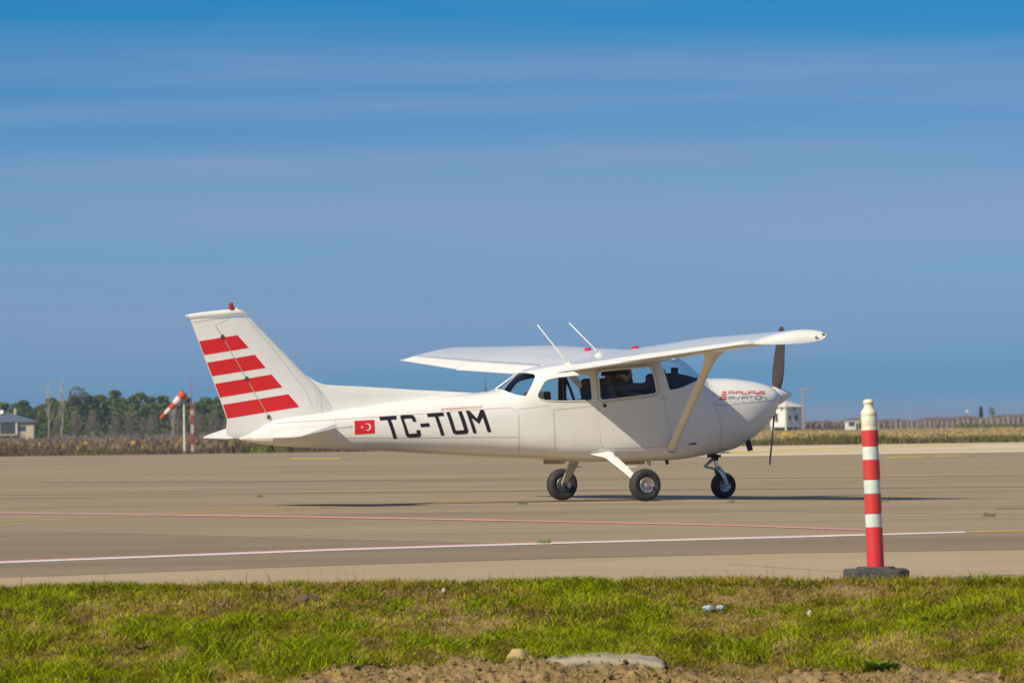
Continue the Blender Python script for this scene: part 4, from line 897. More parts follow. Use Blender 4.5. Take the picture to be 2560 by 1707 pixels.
def palette(f,lush):
    """f 0..1 random, lush 0..1 -> leaf colour"""
    a=np.array([.41,.355,.005]);b=np.array([.335,.385,.005]);c_=np.array([.50,.34,.085]); k=np.array([.085,.10,.005])
    o=a[None]*(1-lush[:,None])+b[None]*lush[:,None]; dry=(f>(.66+.28*lush))[:,None]; drk=(f<.24)[:,None]
    o=np.where(dry,c_[None],o); o=np.where(drk,k[None],o); return o*rng.uniform(.7,1.35,(len(f),1))
# short turf
X,Y=scat(330000,-6.0,6.0,-.05,2.35); la=smp(n1,X,Y); lb_=smp(n2,X,Y); sm=smp(soilm,X,Y)
lushy=np.clip(.48+la*1.3+lb_*.6,0,1)
bare=lb_*1.0-la*.5+smp(n3,X,Y)*.35
keep=(Y<edgec(X)+.02+.05*lb_)&(sm<.5)&(rng.uniform(0,1,len(X))<np.clip(1.0-2.0*np.clip(bare-.16,0,1),.14,1))
X,Y,lushy=X[keep],Y[keep],lushy[keep]; n=len(X)
hg=rng.uniform(.010,.032,n)*(1+.7*lushy)
blades('short_grass',np.stack([X,Y,zg(X,Y)-.004],1),hg,rng.uniform(.0035,.0068,n),rng.uniform(.3,1.7,n),palette(rng.uniform(0,1,n),lushy)*(1+.9*smp(n2,X,Y)+.5*smp(n3,X,Y)).clip(.5,1.4)[:,None],M['blade'])['label']='short olive-green turf covering the bank beside the apron'
# ragged fringe where the turf meets the paving
X,Y=scat(15000,-6,6,-.05,.16); n=len(X); k_=smp(n3,X,Y)+smp(n2,X,Y)*.8>-.30; X,Y=X[k_],Y[k_]; n=len(X); lu=np.clip(.55+smp(n1,X,Y),0,1)
blades('fringe_grass',np.stack([X,Y,np.maximum(zg(X,Y),-.003)],1),rng.uniform(.012,.05,n),rng.uniform(.0035,.0065,n),rng.uniform(.2,1.5,n),palette(rng.uniform(0,1,n),lu)*.85,M['blade'])['label']='ragged fringe of grass along the paving edge'
# dead straw lying about
X,Y=scat(22000,-6,6,0,2.2); keep=(smp(soilm,X,Y)<.7)&(smp(n1,X,Y)-smp(n2,X,Y)*.6<.22); X,Y=X[keep],Y[keep]; n=len(X)
cc=np.array([.46,.34,.15])[None]*rng.uniform(.6,1.35,(n,1))
blades('dead_straw',np.stack([X,Y,zg(X,Y)+.006],1),rng.uniform(.010,.035,n),rng.uniform(.003,.005,n),rng.uniform(1.5,4.5,n),cc,M['dry'])['label']='dry straw stalks lying among the turf'
# lush tufts
tf=[(-2.19,40.42,.24,.15),(-1.77,39.95,.26,.20),(-1.54,40.57,.25,.15),(-1.2,39.96,.28,.20),(-1.34,39.62,.28,.18),(-1.06,39.63,.26,.19),(-2.0,39.71,.24,.17),(-1.61,39.79,.22,.15),(-1.87,40.47,.18,.13),(-.99,40.44,.20,.15),(-1.09,40.46,.16,.12),(-3.0,40.35,.28,.17),(-2.57,40.1,.2,.13),(-2.99,39.66,.26,.16),(-2.6,39.61,.24,.15),(-.55,40.15,.22,.12),(-.25,39.97,.2,.12),(-.09,40.18,.2,.12),(-1.28,40.67,.2,.11),(-1.92,39.52,.24,.16),(-2.31,40.53,.16,.11),
(1.23,39.43,.22,.14),(1.37,39.31,.22,.15),(1.75,38.93,.2,.14),(1.96,38.8,.18,.13),(1.09,40.93,.16,.09),(1.74,40.69,.15,.10),(1.82,40.72,.12,.12),(2.86,40.12,.18,.13),(2.77,40.09,.16,.12),(2.36,40.26,.14,.09),(-.12,40.86,.22,.11),(.3,40.41,.22,.11),(.8,40.26,.24,.12),(.44,41.01,.2,.10),(-1.08,40.07,.2,.15),(-.35,39.9,.18,.12),(-.26,40.88,.18,.10),(-.92,41.14,.15,.09),(-3.4,40.0,.25,.15),(3.3,39.3,.25,.14),(3.5,38.7,.2,.14)]
for _ in range(90):
    x=rng.uniform(-4.5,4.5); tf.append((x,float(edgec(x))-rng.uniform(.05,1.7),rng.uniform(.07,.16),rng.uniform(.05,.10)))
B=[];Hh=[];Cc=[];Ll=[]
for x,y,r,h in tf:
    k=int(230*(r/.25)**2)+30; a=rng.uniform(0,2*np.pi,k); q=np.sqrt(rng.uniform(0,1,k))*r*.7; bx=x+q*np.cos(a); by=y+q*np.sin(a)
    ok=by<edgec(bx)-.02; bx,by=bx[ok],by[ok]; k=len(bx); B.append(np.stack([bx,by,zg(bx,by)-.005],1)); Hh.append(h*rng.uniform(.35,1,k)*.66); lu=np.full(k,.75); Cc.append(palette(rng.uniform(.05,.97,k),lu)*np.array([.92,1.06,.9])); Ll.append(rng.uniform(.5,2.1,k))
B=np.concatenate(B); blades('grass_tufts',B,np.concatenate(Hh),rng.uniform(.005,.010,len(B)),np.concatenate(Ll),np.concatenate(Cc),M['blade'])['label']='lush bright green grass tufts on the bank'
# tall stalks along the edge
X=rng.uniform(-5,5,420); Y=edgec(X)-rng.uniform(0,.5,420); n=len(X)
blades('seed_stalks',np.stack([X,Y,zg(X,Y)],1),rng.uniform(.05,.13,n),rng.uniform(.003,.005,n),rng.uniform(.1,.8,n),np.array([.16,.14,.04])[None]*rng.uniform(.6,1.3,(n,1)),M['dry'])['label']='thin weed stalks along the edge of the apron'
# broad-leaved weeds: rosettes
def rosette(x,y,r,nl,name_i):
    mb=MB(); z=float(zg(np.array([x]),np.array([y]))[0])
    for i in range(nl):
        a=rng.uniform(0,2*math.pi); L_=r*rng.uniform(.6,1.1); el=rng.uniform(.15,.9); wd=L_*.2; d=Vector((math.cos(a),math.sin(a),0)); s_=Vector((-math.sin(a),math.cos(a),0)); P=[]
        for t,wf in ((0,.15),(.3,.7),(.6,1),(.85,.7),(1,.05)): 
            c0=Vector((x,y,z))+d*L_*t*math.cos(el*.8)+Vector((0,0,L_*(math.sin(el)*t-.45*t*t*math.sin(el)))); P.append([c0-s_*wd*wf,c0+Vector((0,0,-.003)),c0+s_*wd*wf])
        mb.grid(P)
    return mb
wm=mat('weed_leaf',(.10,.23,.012),.5,subsurf=.25,noise=(30,.5),c2=(.09,.22,.03))
for i,(x,y,r,nl,lb) in enumerate(((2.10,38.70,.15,30,'dark broad-leaved weed clump at the edge of the turned soil'),(2.42,39.4,.08,14,'small leafy weed right of the litter on the bank'),(-2.25,40.15,.07,12,'small leafy weed in the turf at lower left'))):
    o=rosette(x,y,r,nl,i).build('broadleaf_weed',wm,None,180); tag(o,lb,'weed')
# turned soil: fine crumbled strip
sx=np.arange(-4.4,4.41,.018); st_=np.arange(1.45,2.75,.018); A_,T_=np.meshgrid(sx,st_); SP=np.stack([A_.ravel(),(edgec(A_.ravel())-T_.ravel())],1); sy=st_; m1=value(SP,10,21,4); m2=value(SP,32,4,3)
smk=smp(soilm,SP[:,0],SP[:,1]); sz=zg(SP[:,0],SP[:,1])-.05+smk*.036+smk*(np.abs(m1)*.055+np.abs(m2)*.032)
ii=(np.arange(len(sy)-1)[:,None]*len(sx)+np.arange(len(sx)-1)[None,:]).ravel(); Fq=np.stack([ii,ii+1,ii+1+len(sx),ii+len(sx)],1); sc_=np.clip(np.array([.275,.183,.078])[None]*(1+.5*m2[:,None]+.25*m1[:,None]),.03,.6)
tag(npmesh('turned_soil',np.stack([SP[:,0],SP[:,1],sz],1),Fq,M['bank'],None,sc_),kind='structure')
# clods of turned soil
cm=[]; 
bm=bmesh.new(); bmesh.ops.create_icosphere(bm,subdivisions=1,radius=1); ico=np.array([v.co[:] for v in bm.verts]); icf=np.array([[v.index for v in f.verts] for f in bm.faces]); bm.free()
Vs=[];Fs=[];Cs=[];off=0
X,Y=scat(2400,-4.2,4.2,1.6,2.7); k_=(smp(soilm,X,Y)>rng.uniform(.2,.9,len(X))); X,Y=X[k_],Y[k_]
for x,y in zip(X,Y):
    s_=.004+.013*rng.uniform()**3; sd_=rng.uniform(0,50); z=float(zg(np.array([x]),np.array([y]))[0])
    d=1+.8*np.array([mnoise.noise(Vector(p*1.6)+Vector((sd_,0,0))) for p in ico]); Vs.append(ico*d[:,None]*s_*np.array([rng.uniform(.8,1.4),rng.uniform(.8,1.4),rng.uniform(.6,1)])+np.array([x,y,z+.03+s_*.3])); Fs.append(icf+off); off+=len(ico); Cs.append(np.repeat((np.array([.275,.183,.078])*rng.uniform(.7,1.25))[None],len(ico),0))
CL=npmesh('soil_clods',np.concatenate(Vs),np.concatenate(Fs),M['bank'],None,np.concatenate(Cs)); tag(CL,'crumbly brown clods of turned soil along the bottom edge',kind='stuff')
# dirt hump, stone, half-buried slab
def lump(name,x,y,sx,sy,sz,m,lab,cat,seed,zoff=0):
    bm=bmesh.new(); bmesh.ops.create_icosphere(bm,subdivisions=4,radius=1)
    for v in bm.verts:
        p=v.co.copy(); v.co=p*(1+.25*mnoise.noise(p*1.3+Vector((seed,0,0)))+.06*mnoise.noise(p*5+Vector((seed,3,0))))
        v.co=Vector((v.co.x*sx,v.co.y*sy,v.co.z*sz))
    me=bpy.data.meshes.new(name); bm.to_mesh(me); bm.free(); me.materials.append(m); me.polygons.foreach_set('use_smooth',[True]*len(me.polygons)); o=link(name,me); o.location=(x,y,float(zg(np.array([x]),np.array([y]))[0])+zoff); return tag(o,lab,cat)
stn=mat('tan_stone',(.42,.29,.13),.85,noise=(18,.6),c2=(.24,.17,.09),bump=(40,.5,.01))
lump('field_stone',.01,39.60,.062,.06,.055,stn,'rounded tan stone half sunk in soil beside the grey slab','stone',2,.012)
lump('soil_mound',-1.28,41.10,.085,.07,.04,mat('mole_soil',(.14,.085,.055),.95,noise=(30,.6),bump=(50,.8,.02)),'small reddish-brown heap of soil in the turf','soil heap',9)
sm_=mat('weathered_concrete',(.33,.285,.20),.9,noise=(14,.6),c2=(.20,.165,.11),bump=(50,.5,.01))
rows=[]
for i in range(25):
    t=i/24; x=.16+.70*t; h=.062*math.sin(math.pi*min(1,t*1.02))**.6*(1-.2*t)+.012*mnoise.noise(Vector((t*7,0,3)))
    r=[]
    for j in range(9):
        s_=j/8; y=39.42+.22*s_-.20*t; r.append((x,y,-.492+h*(1-.15*s_)-.05*t*(1-t)+.035*s_+.003*math.sin(i*2.1)))
    rows.append(r)
mb=MB().grid(rows); SLB=mb.build('concrete_slab',sm_,None,60); md=SLB.modifiers.new('t','SOLIDIFY'); md.thickness=.06; md.offset=-1; tag(SLB,'curved grey concrete slab half buried in the soil','slab')
# litter
pl=mat('clear_litter',(.45,.55,.58),.15,coat=.6,noise=(25,.7),c2=(.25,.38,.42)); pw=mat('white_litter',(.60,.60,.58),.5,noise=(30,.5),c2=(.5,.25,.2))
def crumple(name,x,y,sx,sy,sz,m,lab,cat,seed):
    bm=bmesh.new(); bmesh.ops.create_icosphere(bm,subdivisions=3,radius=1)
    for v in bm.verts:
        p=v.co.copy(); f=1+.5*mnoise.noise(p*2.2+Vector((seed,0,0)))+.25*abs(mnoise.noise(p*5+Vector((0,seed,0)))); v.co=Vector((p.x*f*sx,p.y*f*sy,p.z*f*sz))
    me=bpy.data.meshes.new(name); bm.to_mesh(me); bm.free(); me.materials.append(m); o=link(name,me); o.location=(x,y,float(zg(np.array([x]),np.array([y]))[0])+sz*.8+.012); return tag(o,lab,cat)
crumple('crushed_cup',1.16,40.43,.034,.024,.018,pl,'crumpled clear plastic cup, left of the two pieces lying together','litter',1)
crumple('plastic_wrapper',1.235,40.42,.024,.02,.014,pl,'small shiny plastic wrapper right beside the crumpled cup','litter',5)
crumple('bottle_cap',-.44,41.1,.010,.010,.014,pw,'tiny white and teal scrap near the top of the bank','litter',8)
crumple('paper_scrap',1.75,39.9,.012,.012,.016,pw,'small white paper scrap low on the bank below the bollard','litter',12)
lf=mat('dead_leaf',(.13,.13,.04),.8)
# pebbles and small weeds on the apron
for i,(x,y,s_) in enumerate(((.1,82.0,.06),(2.62,80.5,.05),(4.35,79.3,.08),(-3.6,94.5,.05),(4.7,66.5,.06),(5.1,63.5,.07),(.24,55.1,.05))):
    mb=MB()
    for k in range(14):
        a=rng.uniform(0,6.28); q=s_*rng.uniform(.1,1.1); p=Vector((x+q*math.cos(a),y+q*math.sin(a)*2,.008)); h=s_*rng.uniform(.4,.9); t=Vector((rng.uniform(-.03,.03),0,h)); mb.add([p-Vector((.012,0,0)),p+Vector((.012,0,0)),p+t],[(0,1,2)])
    tag(mb.build('apron_weed',M['bark'] if False else lf),'tiny weed tuft growing from a joint in the apron paving','weed','weeds in the apron joints')
# ================================================================ striped bollard
BO=empty('bollard',(2.205,40.95,.004)); tag(BO,'leaning red and white striped bollard on a black rubber base','bollard')
br_=mat('bollard_red',(.62,.028,.035),.45,noise=(9,.65,9),c2=(.42,.07,.055),bump=(20,.1,.004)); bw_=mat('sleeve_white',(.66,.72,.66),.4,noise=(14,.55,9),c2=(.45,.48,.42)); bc_=mat('cap_cream',(.70,.70,.52),.5,noise=(12,.6,9),c2=(.45,.42,.28)); bk_=mat('base_rubber',(.035,.037,.04),.85,noise=(11,.6,9),c2=(.11,.095,.07),bump=(60,.4,.005))
oc=[]; 
for sx,sy in ((1,1),(-1,1),(-1,-1),(1,-1)):
    a=(sx*.196,sy*.13);b=(sx*.13,sy*.196); oc+= [a,b] if sx*sy>0 else [b,a]
def slab8(oc,z0,z1,inset,name):
    n=len(oc); V=[(x,y,z0) for x,y in oc]+[(x,y,z1-.012) for x,y in oc]+[(x*(1-inset),y*(1-inset),z1) for x,y in oc]; Fc=[tuple(range(n))[::-1],tuple(2*n+i for i in range(n))]
    for k in (0,1): Fc+=[(k*n+i,k*n+(i+1)%n,(k+1)*n+(i+1)%n,(k+1)*n+i) for i in range(n)]
    o=recalc(mesh(name,V,Fc,bk_,BO)); bevel(o,.006); return o
slab8(oc,0,.070,.05,'base'); slab8([(x*.6,y*.6) for x,y in oc],.068,.083,.05,'base_plate')
LN=Matrix.Rotation(R(-1.7),4,'Y')
def band(z0,z1,r,m,name,lip=.0):
    return MB().lathe([(r-.004,z0),(r,z0+.004),(r,z1-.004),(r-.004,z1)],LN,40).build(name,m,BO,20)
r0=.0505
zb=[.076,.323,.406,.528,.614,.735,.818,.917]
for i,(a,b) in enumerate(zip(zb[:-1],zb[1:])): band(a,b,r0+(.0012 if i%2==0 else -.0005)+.0008*(1-a),br_ if i%2==0 else bw_,'red_band' if i%2==0 else 'white_sleeve')
MB().lathe([(.046,.915),(.0505,.918),(.0505,.936),(.0495,.940),(.0505,.944),(.0505,1.000),(.0493,1.003),(.0505,1.006),(.0505,1.020),(.048,1.034),(.034,1.048),(.030,1.056),(.029,1.076),(.033,1.079),(.034,1.090),(.030,1.100),(.018,1.106),(.001,1.107)],LN,40).build('cap',bc_,BO,50)
hd=Vector((.80,-.60,0)).normalized(); MB().lathe([(.0195,-.004),(.0195,.0016),(.014,.0016),(.013,-.003),(.001,-.003)],LN@Matrix.Translation(hd*.0512+Vector((0,0,.868)))@hd.to_track_quat('Z','Y').to_matrix().to_4x4()@Matrix.Diagonal((.8,1.15,1,1)),20).build('slot_hole',M['panel'],BO)
# ================================================================ far field
def at(x,y,Y): return None
FZ=-1.42
fw=[];fc=[]
X=rng.uniform(-75,75,24000); Y=rng.uniform(566,690,24000); 
h=rng.uniform(.35,1.0,len(X))*(.8+.4*np.sin(X*.35)*np.sin(X*.11+1)); cl=np.where((X<5)[:,None],np.array([.13,.085,.05])[None],np.array([.15,.115,.03])[None]); g_=(mnoise.noise(Vector((0,0,0)))); gr=np.sin(X*.6+2)*np.sin(X*.23)>.55; cl=np.where(gr[:,None],np.array([.14,.15,.025])[None],cl)*rng.uniform(.85,1.15,(len(X),1))
blades('roadside_weeds',np.stack([X,Y,np.full(len(X),FZ)],1),h,rng.uniform(.10,.22,len(X)),rng.uniform(.1,.9,len(X)),cl,M['dry'])['label']='brown and olive weeds along the far edge of the airfield'
X=rng.uniform(10,140,42000); Y=rng.uniform(880,1440,42000); cl=np.array([.50,.36,.13])[None]*rng.uniform(.85,1.12,(len(X),1))
blades('dry_field_grass',np.stack([X,Y,np.full(len(X),FZ)],1),rng.uniform(.15,.42,len(X)),rng.uniform(.12,.3,len(X)),rng.uniform(.4,1.6,len(X)),cl,M['dry'])['label']='golden dry grass across the far field'
X=rng.uniform(-140,0,12000); Y=rng.uniform(800,1250,12000); cl=np.where((rng.uniform(0,1,len(X))<.6)[:,None],np.array([.19,.135,.075])[None],np.array([.27,.18,.07])[None])*rng.uniform(.6,1.3,(len(X),1))
blades('brown_field_grass',np.stack([X,Y,np.full(len(X),FZ)],1),rng.uniform(.3,.9,len(X)),rng.uniform(.25,.7,len(X)),rng.uniform(.1,.6,len(X)),cl,M['dry'])['label']='brownish winter grass on the left of the field'
# foliage crowns
def leafcloud(n,shape,size,seed,colr):
    r=np.random.default_rng(seed); P=[]
    for (cx,cy,cz,rx,ry,rz,wt) in shape:
        k=int(n*wt); d=r.normal(size=(k,3)); d/=np.linalg.norm(d,axis=1)[:,None]; q=r.uniform(.55,1,k)**.6; P.append(np.stack([cx+d[:,0]*rx*q,cy+d[:,1]*ry*q,cz+d[:,2]*rz*q],1))
    P=np.concatenate(P); n=len(P); a=r.normal(size=(n,3)); a/=np.linalg.norm(a,axis=1)[:,None]; b=np.cross(a,r.normal(size=(n,3))); b/=np.linalg.norm(b,axis=1)[:,None]; s_=(size*r.uniform(.6,1.4,n))[:,None]
    V=np.stack([P+a*s_,P+b*s_*.7,P-a*s_,P-b*s_*.7],1).reshape(-1,3); i=np.arange(n)*4; Fc=np.stack([i,i+1,i+2,i+3],1)
    c=np.array(colr)[None]*r.uniform(.55,1.45,(n,1)); return V,Fc,np.repeat(c,4,0)
def np_me(name,V,Fc,m,col):
    o=npmesh(name,V,Fc,m,None,col); me=o.data; bpy.data.objects.remove(o); return me
M['leaf']=mat('pine_foliage',(.05,.09,.02),.7,attr=True,subsurf=.2,spec=.2); M['twig']=mat('bare_twigs',(.2,.16,.12),.85,attr=True); M['bark']=mat('bark',(.13,.10,.07),.9,noise=(4,.5)); M['palebark']=mat('pale_bark',(.42,.38,.28),.85,noise=(3,.5),c2=(.25,.21,.14))
PV=[]
for k in range(6):
    r=np.random.default_rng(100+k); H_=9.5; sh=[]
    nb=9
    for j in range(nb):
        t=j/(nb-1); zc=2.4+6.0*t+r.uniform(-.4,.4); rad=(2.5*(1-.50*t**2.2))*r.uniform(.75,1.15); a=r.uniform(0,6.28); q=rad*.75*(1-t*.6); sh.append((q*math.cos(a),q*math.sin(a),zc,rad*.8,rad*.8,rad*.55,1/nb))
    V,Fc,c_=leafcloud(2000,sh,.25,k,(.115,.155,.022)); cr=np_me('crown',V,Fc,M['leaf'],c_)
    mb=MB().tube([(0,0,0),(.1*r.normal(),.1*r.normal(),3),(.15*r.normal(),.15*r.normal(),6),(0,0,8.6)],[.24,.19,.12,.05],8)
    for j in range(7):
        z0=2.2+r.uniform(0,5); a=r.uniform(0,6.28); L_=1.7*(1-z0/11); mb.tube([(0,0,z0),(L_*.6*math.cos(a),L_*.6*math.sin(a),z0+.35),(L_*math.cos(a),L_*math.sin(a),z0+.8)],[.07,.05,.02],5)
    tr=mb.build('trunk',M['bark']).data; PV.append((tr,cr))
for o in [o for o in COL.objects if o.name.startswith('trunk')]: bpy.data.objects.remove(o)
def tree(name,x,y,z,s_,var,rz,label,cat,group=None,sxy=1.0):
    E_=empty(name,(x,y,z),rz); E_.scale=(s_*sxy,s_*sxy,s_); tag(E_,label,cat,group); link('trunk',var[0],E_); link('crown',var[1],E_); return E_
PINES=[(-114.8,7.6),(-112,7.3),(-109.4,8.1),(-106.5,7.4),(-104.5,8.4),(-101.8,8.3),(-99.5,7.6),(-97.0,8.6),(-94,8.9),(-91.8,9.6),(-89.2,9.9),(-86.5,8.6),(-84.3,9.3),(-81.3,8.4),(-78,8.7),(-75.5,8.2),(-73.4,8.1),(-70.6,7.6),(-68,8.0),(-65.4,8.1),(-62.5,8.3),(-59.5,8.5),(-56.5,8.1),(-53.5,7.8),(-50.5,7.6),(-47.6,7.7),(-44.5,7.2),(-118,7.5),(-121,7.9),(-124.5,7.6)]
for i,(x,zt) in enumerate(PINES):
    s_=(zt-FZ)/9.5; tree('pine_tree',x,1500+rng.uniform(-12,12),FZ,s_,PV[i%6],rng.uniform(0,6.28),'dark green pine in the dense treeline behind the windsock','pine tree','pines of the far treeline',1.3)
for i in range(34):
    x=-128+i*2.5; tree('pine_tree',x+rng.uniform(-1,1),1530+rng.uniform(-10,14),FZ,rng.uniform(.72,.92),PV[(i*5+2)%6],rng.uniform(0,6.28),'dark green pine in the dense treeline behind the windsock','pine tree','pines of the far treeline',1.45)
# an open-crowned taller tree over the pines
V,Fc,c_=leafcloud(420,[(0,0,9.6,1.9,1.9,1.7,.5),(-1.1,0,8.6,1.2,1.2,1.2,.2),(1.2,.3,9.0,1.3,1.2,1.3,.3)],.20,77,(.10,.11,.03)); ocr=np_me('crown',V,Fc,M['leaf'],c_)
def branchy(H_,nb,r0,seed,spread,z0f=.3,sub=3):
    r=np.random.default_rng(seed); mb=MB(); pts=[Vector((.06*H_*.1*r.normal()*i,.05*r.normal()*i,H_*i/5)) for i in range(6)]; mb.tube(pts,[r0*(1-.17*i) for i in range(6)],7)
    for j in range(nb):
        t=z0f+(1-z0f)*j/nb; i=min(4,int(t*5)); p=pts[i].lerp(pts[i+1],t*5-i); a=r.uniform(0,6.28); L_=spread*(1-.55*t)*r.uniform(.6,1.1); e_=p+Vector((L_*math.cos(a)*.55,L_*math.sin(a)*.55,L_*.95)); m_=p.lerp(e_,.5)+Vector((0,0,-L_*.08)); mb.tube([p,m_,e_],[r0*.35,r0*.22,r0*.08],5)
        for q in range(sub):
            b=r.uniform(0,6.28); s0=m_.lerp(e_,r.uniform(0,.9)); mb.tube([s0,s0+Vector((L_*.3*math.cos(b),L_*.3*math.sin(b),L_*.4))],[r0*.14,r0*.05],4)
    return mb
o=branchy(9.5,16,.2,5,3.2); tm=o.build('trunk',M['bark']).data
for oo in [o for o in COL.objects if o.name.startswith('trunk') and o.parent is None]: bpy.data.objects.remove(oo)
tree('tall_tree',-96.85,1492,FZ,1.09,(tm,ocr),0,'open-crowned tall tree rising above the pine treeline','tree')
# bare pale poplars in front
for (x,y,H_,sd_,lb) in ((-90.0,1300,11.2,21,'left of the two bare pale-trunked poplars before the pines'),(-87.5,1300,11.6,22,'right of the two bare pale-trunked poplars before the pines'),(-52.5,1380,7.0,23,'bare pale tree before the treeline left of the mast'),(-66,1380,7.6,24,'bare pale tree before the treeline below the windsock tail'),(-70.0,1380,7.2,25,'bare pale tree further left of the windsock tail')):
    E_=empty('bare_poplar',(x,y,FZ-.2)); tag(E_,lb,'tree'); branchy(H_,13,.14,sd_,2.6,.35,2).build('trunk',M['palebark'],E_,180)
    r=np.random.default_rng(sd_); n=130; z=H_*r.uniform(.45,1.02,n); a=r.uniform(0,6.28,n); q=1.8*r.uniform(0,1,n)*(1.25-z/H_); b=np.stack([q*np.cos(a),q*np.sin(a),z],1); cc=np.array([.46,.37,.32])[None]*r.uniform(.7,1.3,(n,1))
    blades('crown',b,r.uniform(.4,1.1,n),r.uniform(.03,.06,n),r.uniform(.1,.5,n),cc,M['twig'],None,parent=E_)
# brown leafless trees standing in front of the pines
BT=[]
for k in range(3):
    mb=branchy(6.0,18,.10,60+k,2.6,.12,5); me_=mb.build('trunk',M['bark']).data
    r=np.random.default_rng(70+k); n=520; z=6.0*r.uniform(.15,1.0,n); a=r.uniform(0,6.28,n); q=1.9*np.sqrt(r.uniform(0,1,n))*(1.1-.75*z/6); b=np.stack([q*np.cos(a),q*np.sin(a),z],1); cc=np.array([.17,.13,.085])[None]*r.uniform(.7,1.35,(n,1))
    o=blades('crown',b,r.uniform(.4,1.1,n),r.uniform(.03,.07,n),r.uniform(.1,.8,n),cc,M['twig'],None); BT.append((me_,o.data)); bpy.data.objects.remove(o)
for oo in [o for o in COL.objects if o.name.startswith('trunk') and o.parent is None]: bpy.data.objects.remove(oo)
for i,x in enumerate((-98,-94.6,-91.8,-85.4,-83.0,-80.8,-77.5,-72.6,-68.4,-64.2,-62.0,-58.4)):
    tree('leafless_tree',x,1440+(i%3)*12,FZ,.78+.32*((i*7)%5)/5,BT[i%3],i*1.3,'grey-brown leafless tree among the brush before the pines','tree','leafless trees before the pines',1.15)
# leafless scrub
def scrub(name,xr,yr,n,hr,colr,lab,seed,zf=None):
    r=np.random.default_rng(seed); X=r.uniform(*xr,n); Y=r.uniform(*yr,n); hb=hr[0]+(hr[1]-hr[0])*(.5+.5*np.sin(X*.55+seed)*np.sin(X*.21+1.3*seed))*r.uniform(.6,1,n); z0=np.full(n,FZ) if zf is None else zf(X)
    t=r.uniform(0,.75,n); cc=np.array(colr)[None]*r.uniform(.55,1.4,(n,1)); o=blades(name,np.stack([X,Y,z0+hb*t],1),hb*(1-t)*.9+.15,r.uniform(.10,.28,n),r.uniform(.1,.9,n),cc,M['twig']); o['label']=lab; return o
scrub('leafless_scrub',(-128,-40),(1290,1430),9000,(.4,1.2),(.165,.125,.10),'grey-brown leafless scrub in front of the pine treeline',3)
scrub('leafless_scrub',(-128,-40),(1440,1480),2200,(.8,2.6),(.15,.125,.075),'taller brown brush at the foot of the pines',4)
scrub('leafless_scrub',(66,130),(1505,1560),14000,(1.6,3.0),(.21,.155,.135),'purplish-brown leafless scrub along the right horizon',8,lambda X:FZ+np.clip((X-95)/25,0,1)*.9)
scrub('leafless_scrub',(69,84),(1505,1525),1800,(1.6,2.9),(.22,.165,.13),'brown brush mound beside the white house',6)
gm=np.array([.13,.15,.03]); scrub('green_scrub',(98,130),(1470,1488),2600,(.7,1.2),(.14,.14,.03),'low olive-green shrubs before the fence on the right',12)
# perimeter fence with pale posts
FN=empty('perimeter_fence',(0,0,0)); tag(FN,'grey mesh fence on pale posts along the right horizon','fence')
wire=mat('fence_wire',(.22,.19,.18),.8); post_m=mat('fence_post',(.45,.40,.35),.85,noise=(.8,.5)); pm=MB().tube([(0,0,0),(0,0,2.0),(0,-.25,2.3)],[.10,.09,.07],6).build('post',post_m).data
bpy.data.objects.remove([o for o in COL.objects if o.name.startswith('post')][0])
for i in range(44):
    x=80.5+i*1.25; o=link('post',pm,FN); o.location=(x+random.uniform(-.25,.25),1496,FZ-.1+max(0,(x-95)/25)*.8); o.scale=(random.uniform(.8,1.5),1,random.uniform(.8,1))
for k in range(6): MB().tube([(80,1496,FZ+.3+k*.32),(95,1496,FZ+.3+k*.32),(136,1496,FZ+1.6+k*.32)],.025,4).build('wire',wire,FN)
# ---- buildings
hw=mat('house_white',(.74,.72,.68),.8,noise=(.6,.4),c2=(.55,.52,.47)); hr_=mat('house_roof_pale',(.66,.60,.50),.8,noise=(.8,.4)); dk=mat('shade_and_door_dark',(.035,.04,.05),.5); wn=mat('window_dark',(.04,.05,.06),.15,coat=.5)  # dk: near-black for shade painted into house openings, and for the hut door
HS=empty('white_house',(61.1,1500,FZ-.15),R(42)); tag(HS,'white two-storey house with pale pyramid roof beyond the spinner','house')
w_=4.9
for name,x,y,a,b in (('wall',0,-w_/2,w_,.2),('wall',0,w_/2,w_,.2),('wall',-w_/2,0,.2,w_-.21),('wall',w_/2,0,.2,w_-.21)): MB().box((x,y,3.35),(a,b,4.5)).build(name,hw,HS)
MB().box((0,0,1.05),(w_,w_,.15)).build('floor_slab',hw,HS)
for x in (-2.2,0,2.2):
    for y in (-2.2,2.2): MB().box((x,y,.5),(.35,.35,1.0)).build('stilt',hw,HS)
MB().box((0,0,.5),(3.6,3.6,.95)).build('undercroft_shade',dk,HS)  # solid dark block painting the shade under the raised floor
V=[(-3,-3,5.6),(3,-3,5.6),(3,3,5.6),(-3,3,5.6),(0,0,6.95),(-3,-3,5.48),(3,-3,5.48),(3,3,5.48),(-3,3,5.48)]; mesh('roof',V,[(0,1,4),(1,2,4),(2,3,4),(3,0,4),(8,7,6,5),(0,5,6,1),(1,6,7,2),(2,7,8,3),(3,8,5,0)],hr_,HS)
def win(par,c0,d,fr=.12):
    """recess, pane, frame on a wall whose outward axis is the thin one"""
    f=MB().box(c0,d).build('window',wn,par); ax=0 if d[0]<d[1] else 1; dd=[d[0]+.2,d[1]+.2,.1]; 
    s_=[c0[0],c0[1],c0[2]-d[2]/2-.06]; e_=[d[0]+.12,d[1]+.12,.09]; MB().box(s_,e_).build('sill',hw,f); return f
